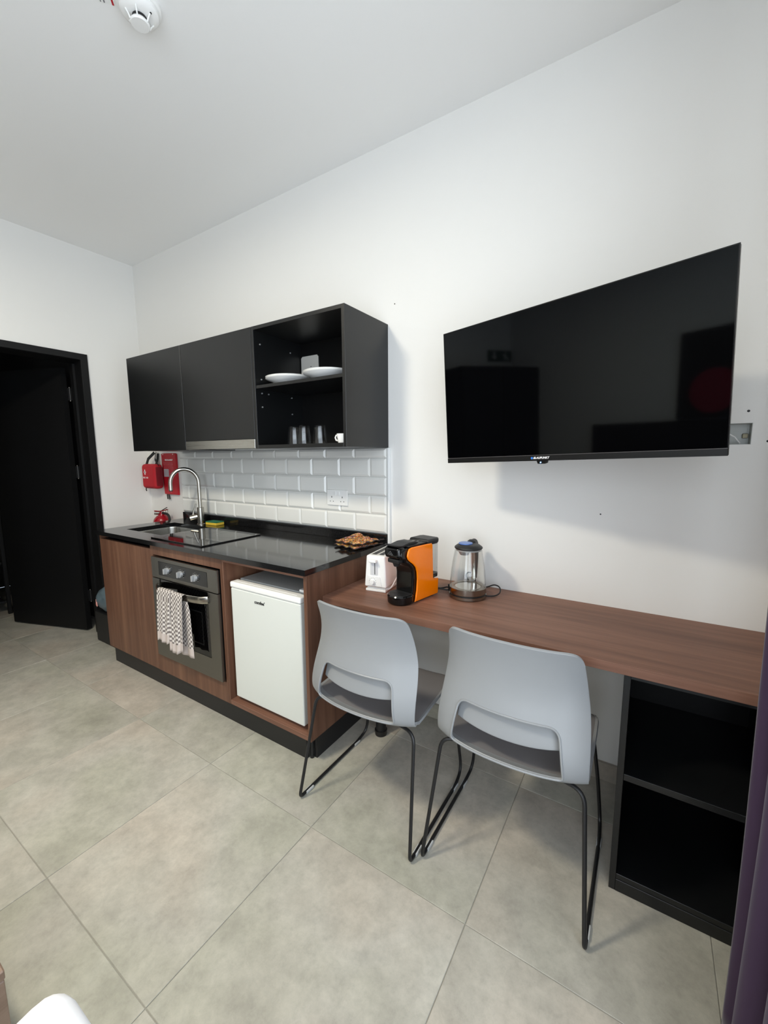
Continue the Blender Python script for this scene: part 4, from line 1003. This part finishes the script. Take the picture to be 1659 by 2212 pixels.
def build_coffee():
    # local x right, local y to the back; origin at the foot of the orange side's front edge, centre line at x = 0
    ang = -math.atan2(0.188, 0.982); hw = 0.055
    ax = Vector((math.cos(ang), math.sin(ang))); org = Vector((2.699, -0.378)) - ax*hw
    t = thing('coffee_machine', 'orange and black capsule coffee machine with a rear water tank', 'coffee machine', (org.x, org.y, DZ+0.0005), ang)
    kw = dict(world=False)
    core = [(0.150, 0.006), (0.150, 0.075), (0.112, 0.080), (0.112, 0.236), (-0.045, 0.238), (-0.070, 0.232), (-0.079, 0.215), (-0.075, 0.198), (-0.052, 0.190), (-0.052, 0.178), (-0.030, 0.166), (-0.012, 0.150), (-0.006, 0.120), (-0.008, 0.050), (-0.008, 0.006)]
    part('body', MB().prism(core, 'x', -0.046, 0.046, 0.006, 3), M_GLOSSBLK, t, angle=50, **kw)
    side = [(0.158, 0.004), (0.162, 0.012), (0.163, 0.073), (0.126, 0.080), (0.119, 0.230), (0.112, 0.238), (-0.020, 0.240), (-0.036, 0.236), (-0.045, 0.222), (-0.049, 0.207), (-0.044, 0.194), (-0.032, 0.183), (-0.010, 0.168), (0.006, 0.152), (0.014, 0.130), (0.0165, 0.100), (0.0125, 0.050), (0.004, 0.012), (0.000, 0.004)]
    part('side_panel', MB().prism(side, 'x', 0.0465, 0.0555, 0.004, 3), M_ORANGE, t, angle=50, label='glossy orange side panel', **kw)
    part('side_panel', MB().prism(side, 'x', -0.0555, -0.0465, 0.004, 3), M_ORANGE, t, angle=50, label='glossy orange side panel', **kw)
    nose = MB().box((-0.043, -0.088, 0.196), (0.043, -0.040, 0.246), 0.016, 4)
    ns = part('brew_head', nose, M_GLOSSBLK, t, angle=60, **kw)
    part('spout', MB().box((-0.030, -0.078, 0.176), (0.030, -0.030, 0.1945), 0.005, 2), M_MATTBLK, t, **kw)
    part('spout_nozzle', MB().cyl((0, -0.055, 0.160), (0, -0.055, 0.177), 0.011, 0.018, n=18), M_MATTBLK, t, **kw)
    lv = [(-0.095, 0.252), (-0.088, 0.256), (-0.055, 0.250), (-0.015, 0.257), (0.030, 0.256), (0.046, 0.249), (0.02, 0.2465), (-0.04, 0.2435), (-0.08, 0.2465)]
    part('lever', MB().prism(lv, 'x', -0.034, 0.034, 0.0025, 2), M_MATTBLK, t, angle=50, **kw)
    part('top_cover', MB().box((-0.044, -0.030, 0.2385), (0.044, 0.118, 0.2460), 0.003, 2), M_MATTBLK, t, **kw)
    part('button', MB().box((-0.018, 0.060, 0.2462), (-0.004, 0.082, 0.2480), 0.001, 1).box((0.004, 0.060, 0.2462), (0.018, 0.082, 0.2480), 0.001, 1), M_GLOSSBLK, t, **kw)
    # tank at the back
    tk = [(-0.050, 0.128), (0.050, 0.128), (0.050, 0.160), (0.040, 0.176), (-0.040, 0.176), (-0.050, 0.160)]
    tank = part('water_tank', MB().prism(tk, 'z', 0.084, 0.228, 0.002, 1), M_TANK, t, label='clear water tank', **kw)
    part('tank_base', MB().prism(tk, 'z', 0.0805, 0.0955, 0.0, 1), M_MATTBLK, t, **kw)
    lid = [(-0.052, 0.092), (0.052, 0.092), (0.053, 0.160), (0.042, 0.179), (-0.042, 0.179), (-0.053, 0.160)]
    part('tank_lid', MB().prism(lid, 'z', 0.2290, 0.2545, 0.009, 3), M_MATTBLK, t, angle=60, **kw)
    # drip tray
    tr = part('drip_tray', MB().lathe([(0.0, 0.0), (0.050, 0.0), (0.055, 0.006), (0.0565, 0.034), (0.053, 0.0385), (0.0, 0.0385)], (0.0, -0.030, 0.0), 40), M_GLOSSBLK, t, **kw)
    part('tray_neck', MB().box((-0.045, -0.028, 0.001), (0.045, 0.004, 0.037), 0.004, 2), M_GLOSSBLK, t, **kw)
    part('tray_grille', MB().lathe([(0.0, 0.0), (0.047, 0.0), (0.046, 0.0012), (0.0, 0.0012)], (0.0, -0.030, 0.0386), 36), M_MATTBLK, tr, **kw)
    sl = MB()
    for k in range(4): sl.box((-0.030+k*0.006, -0.060+0.003*k, 0.0398), (-0.027+k*0.006, -0.046+0.003*k, 0.0402))
    sl.lathe([(0.0, 0.0), (0.016, 0.0)], (0.006, -0.034, 0.0401), 24)
    part('tray_slots', sl, M_INK, tr, **kw)
    # emblem on the brew head
    em = MB()
    for (a, b) in (((-0.014, 0.212), (0.0, 0.228)), ((0.0, 0.228), (0.014, 0.212)), ((-0.007, 0.211), (0.0, 0.219)), ((0.0, 0.219), (0.007, 0.211))):
        em.tube([(a[0]-0.004, -0.0885, a[1]), (b[0]-0.004, -0.0885, b[1])], 0.0008, 6)
    part('emblem', em, mat('emblem_grey', (104, 104, 106), 0.4), t, **kw)
    part('power_cord', MB().tube(fillet([(0.02, 0.164, 0.020), (0.040, 0.200, 0.012), (0.072, 0.222, 0.004), (0.060, 0.235, 0.018), (0.03, 0.225, 0.004), (-0.02, 0.215, 0.004)], 0.03), 0.0032, 8), M_MATTBLK, t, **kw)
    part('cord_tie', MB().prism([(0.066, 0.0), (0.080, 0.0), (0.084, 0.026), (0.062, 0.030)], 'y', 0.226, 0.236, 0.001, 1), M_STRAP, t, **kw)
build_coffee()

def build_kettle():
    k = thing('glass_kettle', 'clear glass electric kettle with steel base and blue lid button', 'kettle', (2.852, -0.179, DZ+0.0005))
    kw = dict(world=False); n = 56
    part('power_base', MB().lathe([(0.0, 0.0), (0.077, 0.0), (0.080, 0.003), (0.080, 0.0150), (0.0, 0.0150)], n=n), M_KETTLE, k, **kw)
    part('base_groove', MB().lathe([(0.0, 0.0152), (0.0755, 0.0152), (0.0755, 0.0215), (0.0, 0.0215)], n=n), M_MATTBLK, k, **kw)
    part('steel_band', MB().lathe([(0.0, 0.0217), (0.0785, 0.0217), (0.0795, 0.0235), (0.0785, 0.0465), (0.0770, 0.0475), (0.060, 0.0475), (0.058, 0.0455), (0.0, 0.0455)], n=n), M_KETTLE, k, **kw)
    part('heating_plate', MB().lathe([(0.0, 0.0462), (0.052, 0.0462), (0.054, 0.0457)], n=n), M_CHROME, k, **kw)
    gl = [(0.0768, 0.0478), (0.0770, 0.070), (0.0735, 0.110), (0.0665, 0.160), (0.0580, 0.208)]
    part('glass_body', MB().lathe(gl + [(r-0.0022, z) for r, z in gl[::-1]], n=n), M_GLASS, k, angle=60, **kw)
    part('lid_collar', MB().lathe([(0.0, 0.206), (0.054, 0.206), (0.054, 0.2135), (0.0, 0.2135)], n=n), mat('smoke_plastic', (150, 150, 148), 0.3), k, **kw)
    lid = part('lid', MB().lathe([(0.0, 0.2137), (0.0575, 0.2137), (0.0600, 0.2170), (0.0590, 0.2215), (0.048, 0.2300), (0.030, 0.2335), (0.0, 0.2335)], n=n), M_MATTBLK, k, angle=60, **kw)
    b0 = Vector((-0.012, -0.004, 0))
    part('lid_button', MB().lathe([(0.0, 0.2337), (0.0295, 0.2337), (0.0295, 0.2375), (0.027, 0.2385), (0.0, 0.2385)], b0, n=40), M_BLUE, lid, label='round blue lid button', **kw)
    part('lid_filter', MB().lathe([(0.0, 0.182), (0.018, 0.184), (0.024, 0.194), (0.026, 0.2058), (0.0, 0.2058)], (-0.018, -0.002, 0), n=28), mat('smoke_plastic', (150, 150, 148), 0.3), lid, **kw)
    # handle on the far side, seen through the glass
    d = Vector((-0.08, 0.995, 0)).normalized(); sd = Vector((d.y, -d.x, 0))
    P = lambda r, z: tuple(d*r + Vector((0, 0, z)))
    hb = MB(); hb.ell = (0.013, 0.014); hb.tube(fillet([P(0.045, 0.220), P(0.080, 0.231), P(0.110, 0.218), P(0.116, 0.160), P(0.104, 0.085), P(0.096, 0.058)], 0.03, 6), 0.012, 12, flat=tuple(sd))
    h = part('handle', hb, M_MATTBLK, k, **kw)
    hs = MB(); hs.ell = (0.010, 0.0025); hs.tube(fillet([P(0.0615, 0.205), P(0.071, 0.160), P(0.078, 0.110), P(0.0815, 0.052)], 0.03, 5), 0.01, 10, flat=tuple(sd))
    part('handle_spine', hs, M_CHROME, k, **kw)
    part('thumb_rest', MB().lathe([(0.0, 0.0), (0.020, 0.0), (0.018, 0.010), (0.010, 0.016), (0.0, 0.017)], tuple(d*0.046+Vector((0, 0, 0.2275))), n=24), M_MATTBLK, lid, **kw)
    cord = [(0.076*0.9, 0.03, 0.004), (0.105, 0.045, 0.004), (0.122, 0.075, 0.012), (0.112, 0.105, 0.030), (0.080, 0.120, 0.034), (0.045, 0.125, 0.012), (0.0, 0.130, 0.004), (-0.040, 0.130, 0.020), (-0.062, 0.128, 0.052), (-0.045, 0.126, 0.074), (-0.015, 0.126, 0.062), (-0.010, 0.128, 0.020), (-0.030, 0.130, 0.004)]
    part('power_cord', MB().tube(fillet(cord, 0.03, 4), 0.0030, 8), M_MATTBLK, k, **kw)
build_kettle()

# ------------------------------------------------------------------ ceiling, curtain, doorway
def build_rest():
    s = thing('smoke_detector', 'round white smoke detector fixed to the ceiling', 'smoke detector', (1.978, -0.960, HC))
    s.scale = (1.1, 1.1, 1.05); kw = dict(world=False)
    part('base', MB().lathe([(0.0, -0.0003), (0.060, -0.0003), (0.060, -0.012), (0.056, -0.016), (0.0, -0.016)], n=48), M_WHITEPL, s, **kw)
    cv = part('cover', MB().lathe([(0.0, -0.0162), (0.052, -0.0162), (0.052, -0.026), (0.046, -0.034), (0.034, -0.038), (0.0, -0.038)], n=48), M_WHITEPL, s, **kw)
    part('sensor_cap', MB().lathe([(0.0, -0.0480), (0.022, -0.0480), (0.027, -0.0555), (0.024, -0.060), (0.0, -0.061)], n=36), M_WHITEPL, s, **kw)
    part('sensor_gap', MB().lathe([(0.0, -0.0382), (0.020, -0.0382), (0.020, -0.0478), (0.0, -0.0478)], n=24), M_INK, s, **kw)
    for a in range(6):
        an = a*PI/3+0.3; d = Vector((math.cos(an), math.sin(an), 0))
        part('rib', MB().tube([tuple(d*0.026+Vector((0, 0, -0.057))), tuple(d*0.031+Vector((0, 0, -0.046))), tuple(d*0.038+Vector((0, 0, -0.0365)))], 0.0022, 6), M_WHITEPL, cv, **kw)
    part('indicator', MB().cyl((0.038, 0.012, -0.0375), (0.038, 0.012, -0.0355), 0.003, n=10), M_INK, cv, **kw)
    st = thing('ceiling_sticker', 'small white and red sticker on the ceiling beside the smoke detector', 'sticker', (1.908, -1.016, HC))
    st.rotation_euler = (0, 0, 0.85)
    part('paper', MB().box((-0.034, -0.030, -0.0012), (0.014, 0.012, -0.0002)), M_WHITEPL, st, world=False)
    part('red_stripe', MB().box((0.004, -0.030, -0.0016), (0.010, 0.012, -0.00125)), M_REDPVC, st, world=False)
    part('print_lines', MB().box((-0.030, -0.028, -0.0016), (-0.027, 0.010, -0.00125)).box((-0.020, -0.028, -0.0016), (-0.016, 0.010, -0.00125)), mat('grey_print', (120, 120, 124), 0.6), st, world=False)
    # ceiling lamp that lights the room
    l = thing('ceiling_lamp', 'round white flush ceiling lamp above the middle of the room', 'lamp', (1.85, -1.93, HC))
    part('housing', MB().lathe([(0.0, -0.0003), (0.200, -0.0003), (0.200, -0.040), (0.188, -0.048), (0.185, -0.048), (0.185, -0.0303), (0.0, -0.0303)], n=48), M_WHITEPL, l, world=False)
    part('diffuser', MB().lathe([(0.0, -0.0305), (0.184, -0.0305), (0.184, -0.0440), (0.0, -0.0440)], n=48), M_LAMP, l, world=False)
    # curtain hanging beside the window
    cu = thing('curtain', 'dark purple floor-length curtain hanging beside the desk end', 'curtain', (3.80, -0.95, 0))
    mb = MB(); n, m = 150, 40
    def pos(u, v):
        y = -0.735 - 0.31*u; ph = 2*PI*(y+0.858)/0.125   # folds gathered along the right wall
        amp = 0.072*(1 + 0.10*math.sin(v*2.2+u*5))
        x = 3.791 - amp*math.cos(ph) + 0.004*math.sin(v*9+u*14)*(1-v)
        return (x, y + 0.014*math.sin(2*ph), 0.012 + v*2.60 + (0.006*math.sin(ph*1.5) if v == 0 else 0))
    cl = part('cloth', mb.grid(pos, n, m), M_CURTAIN, cu, angle=80)
    cl.modifiers.new('thickness', 'SOLIDIFY').thickness = 0.003
    part('rail', MB().box((3.771, -3.30, 2.618), (3.811, -0.55, 2.645), 0.003, 1), M_BLKMETAL, cu)
    part('rail_bracket', MB().box((3.786, -0.70, 2.645), (3.796, -0.68, HC-0.0005)).box((3.786, -2.2, 2.645), (3.796, -2.18, HC-0.0005)), M_BLKMETAL, cu)
    # bed below the camera, its corner in view
    b = thing('bed', 'bed corner with a plain white duvet near the desk chairs', 'bed', (3.30, -2.58, 0))
    part('base', MB().box((2.80, YF+0.10, 0.02), (3.80, -1.80, 0.30), 0.01, 2), mat('bed_base_cloth', (70, 66, 66), 0.9), b)
    bm = bmesh.new()
    bmesh.ops.create_cube(bm, size=1.0)
    for v in bm.verts: v.co = Vector((3.274+v.co.x*1.062, -2.578+v.co.y*1.844, 0.420+v.co.z*0.272))
    bmesh.ops.bevel(bm, geom=bm.edges[:], offset=0.045, segments=5, affect='EDGES', profile=0.5)
    bmesh.ops.subdivide_edges(bm, edges=[e for e in bm.edges if e.calc_length() > 0.2], cuts=20, use_grid_fill=True)
    for v in bm.verts:
        v.co += Vector((0, 0, 0.012*noise.noise(v.co*5)+0.006*noise.noise(v.co*14)))
    part('duvet', MB().bm(bm), M_BEDWHITE, b, angle=80)
    # wooden box-like piece beside the bed
    w = thing('wooden_bench', 'low brown wooden bench end standing on the floor beside the bed', 'bench', (2.1, -1.9, 0))
    part('seat_board', MB().box((1.70, -2.10, 0.225), (2.361, -1.655, 0.25), 0.003, 1), mat_wood('oak_brown', [(0.3, (120, 98, 84)), (0.6, (150, 128, 112)), (0.8, (166, 146, 130))], 'y'), w)
    part('end_panel', MB().box((2.335, -2.10, 0.0), (2.360, -1.657, 0.2245), 0.002, 1), mat_wood('oak_brown', [(0.3, (120, 98, 84)), (0.6, (150, 128, 112)), (0.8, (166, 146, 130))], 'y'), w)
    part('end_panel', MB().box((1.70, -2.10, 0.0), (1.725, -1.657, 0.2245), 0.002, 1), MATS['oak_brown'], w)
    # furniture on the far side, seen only as reflections in the television
    hb = thing('headboard', 'wide dark padded headboard against the wall behind the bed', 'headboard', (2.5, YF, 0))
    part('padded_panel', MB().box((1.22, YF+0.0005, 0.0), (2.70, YF+0.07, 1.375), 0.015, 2), mat('dark_upholstery', (30, 26, 30), 0.8), hb)
    pc = thing('wall_picture', 'dark framed picture with a red round shape above the headboard', 'picture', (2.6, YF, 1.40))
    part('canvas', MB().box((2.05, YF+0.0005, 1.385), (2.70, YF+0.03, 2.15), 0.003, 1), mat('dark_canvas', (20, 20, 26), 0.6), pc)
    part('red_shape', MB().cyl((2.34, YF+0.0302, 1.62), (2.34, YF+0.0312, 1.62), 0.19, n=40), mat('dark_red_paint', (140, 18, 48), 0.6), pc)
    wd = thing('wardrobe', 'tall black wardrobe in the corner opposite the kitchen', 'wardrobe', (0.2, -3.0, 0))
    part('carcass', MB().box((0.001, YF+0.001, 0.0), (0.44, -2.35, 2.12)), M_DOOR, wd)
    for (a, b_) in ((-3.59, -2.98), (-2.97, -2.36)): part('door', MB().box((0.4405, a, 0.06), (0.458, b_, 2.11), 0.001, 1), M_DOOR, wd)
    ex = thing('exit_sign', 'dark green exit sign with a white arrow above the wardrobe', 'sign', (0.0, -3.37, 2.26))
    part('plate', MB().box((0.0005, -3.58, 2.25), (0.02, -3.17, 2.385), 0.002, 1), mat('sign_green', (20, 70, 52), 0.5), ex)
    part('arrow', MB().prism([(-3.27, 2.27), (-3.32, 2.31), (-3.285, 2.31), (-3.285, 2.365), (-3.255, 2.365), (-3.255, 2.31), (-3.22, 2.31)], 'x', 0.0202, 0.021), M_WPRINT, ex)
    part('running_figure', MB().cyl((0.0202, -3.47, 2.358), (0.021, -3.47, 2.358), 0.012, n=16).prism([(-3.46, 2.34), (-3.50, 2.30), (-3.53, 2.27), (-3.515, 2.265), (-3.48, 2.29), (-3.45, 2.27), (-3.44, 2.28), (-3.455, 2.31), (-3.42, 2.325), (-3.425, 2.34)], 'x', 0.0202, 0.021), M_WPRINT, ex)
    # black metal rack standing in the corridor
    r = thing('metal_rack', 'black metal rack standing in the dark corridor behind the door', 'rack', (-1.5, -0.80, 0))
    for (x, y) in ((-1.24, -0.662), (-1.90, -0.662), (-1.24, -0.96), (-1.90, -0.96)):
        part('upright', MB().box((x-0.014, y-0.014, 0.0), (x+0.014, y+0.014, 1.55), 0.002, 1), M_BLKMETAL, r)
    for z in (0.10, 0.45, 0.80, 1.15, 1.50):
        part('shelf', MB().box((-1.884, -0.946, z), (-1.256, -0.676, z+0.018)), M_BLKMETAL, r)
    for (z, c_, h_) in ((0.1185, (92, 92, 96), 0.24), (0.4685, (120, 116, 100), 0.22), (0.8185, (80, 84, 92), 0.25)):
        o = solo('storage_box', MB().box((-1.82, -0.92, z), (-1.30, -0.70, z+h_), 0.02, 2), mat('rack_box_%d' % int(z*100), c_, 0.8), {0.1185: 'dark grey storage box on the lowest shelf of the corridor rack', 0.4685: 'olive storage box on the middle shelf of the corridor rack', 0.8185: 'blue-grey storage box on the upper shelf of the corridor rack'}[z], 'box', (-1.56, -0.81, z), 'boxes on the corridor rack')
build_rest()
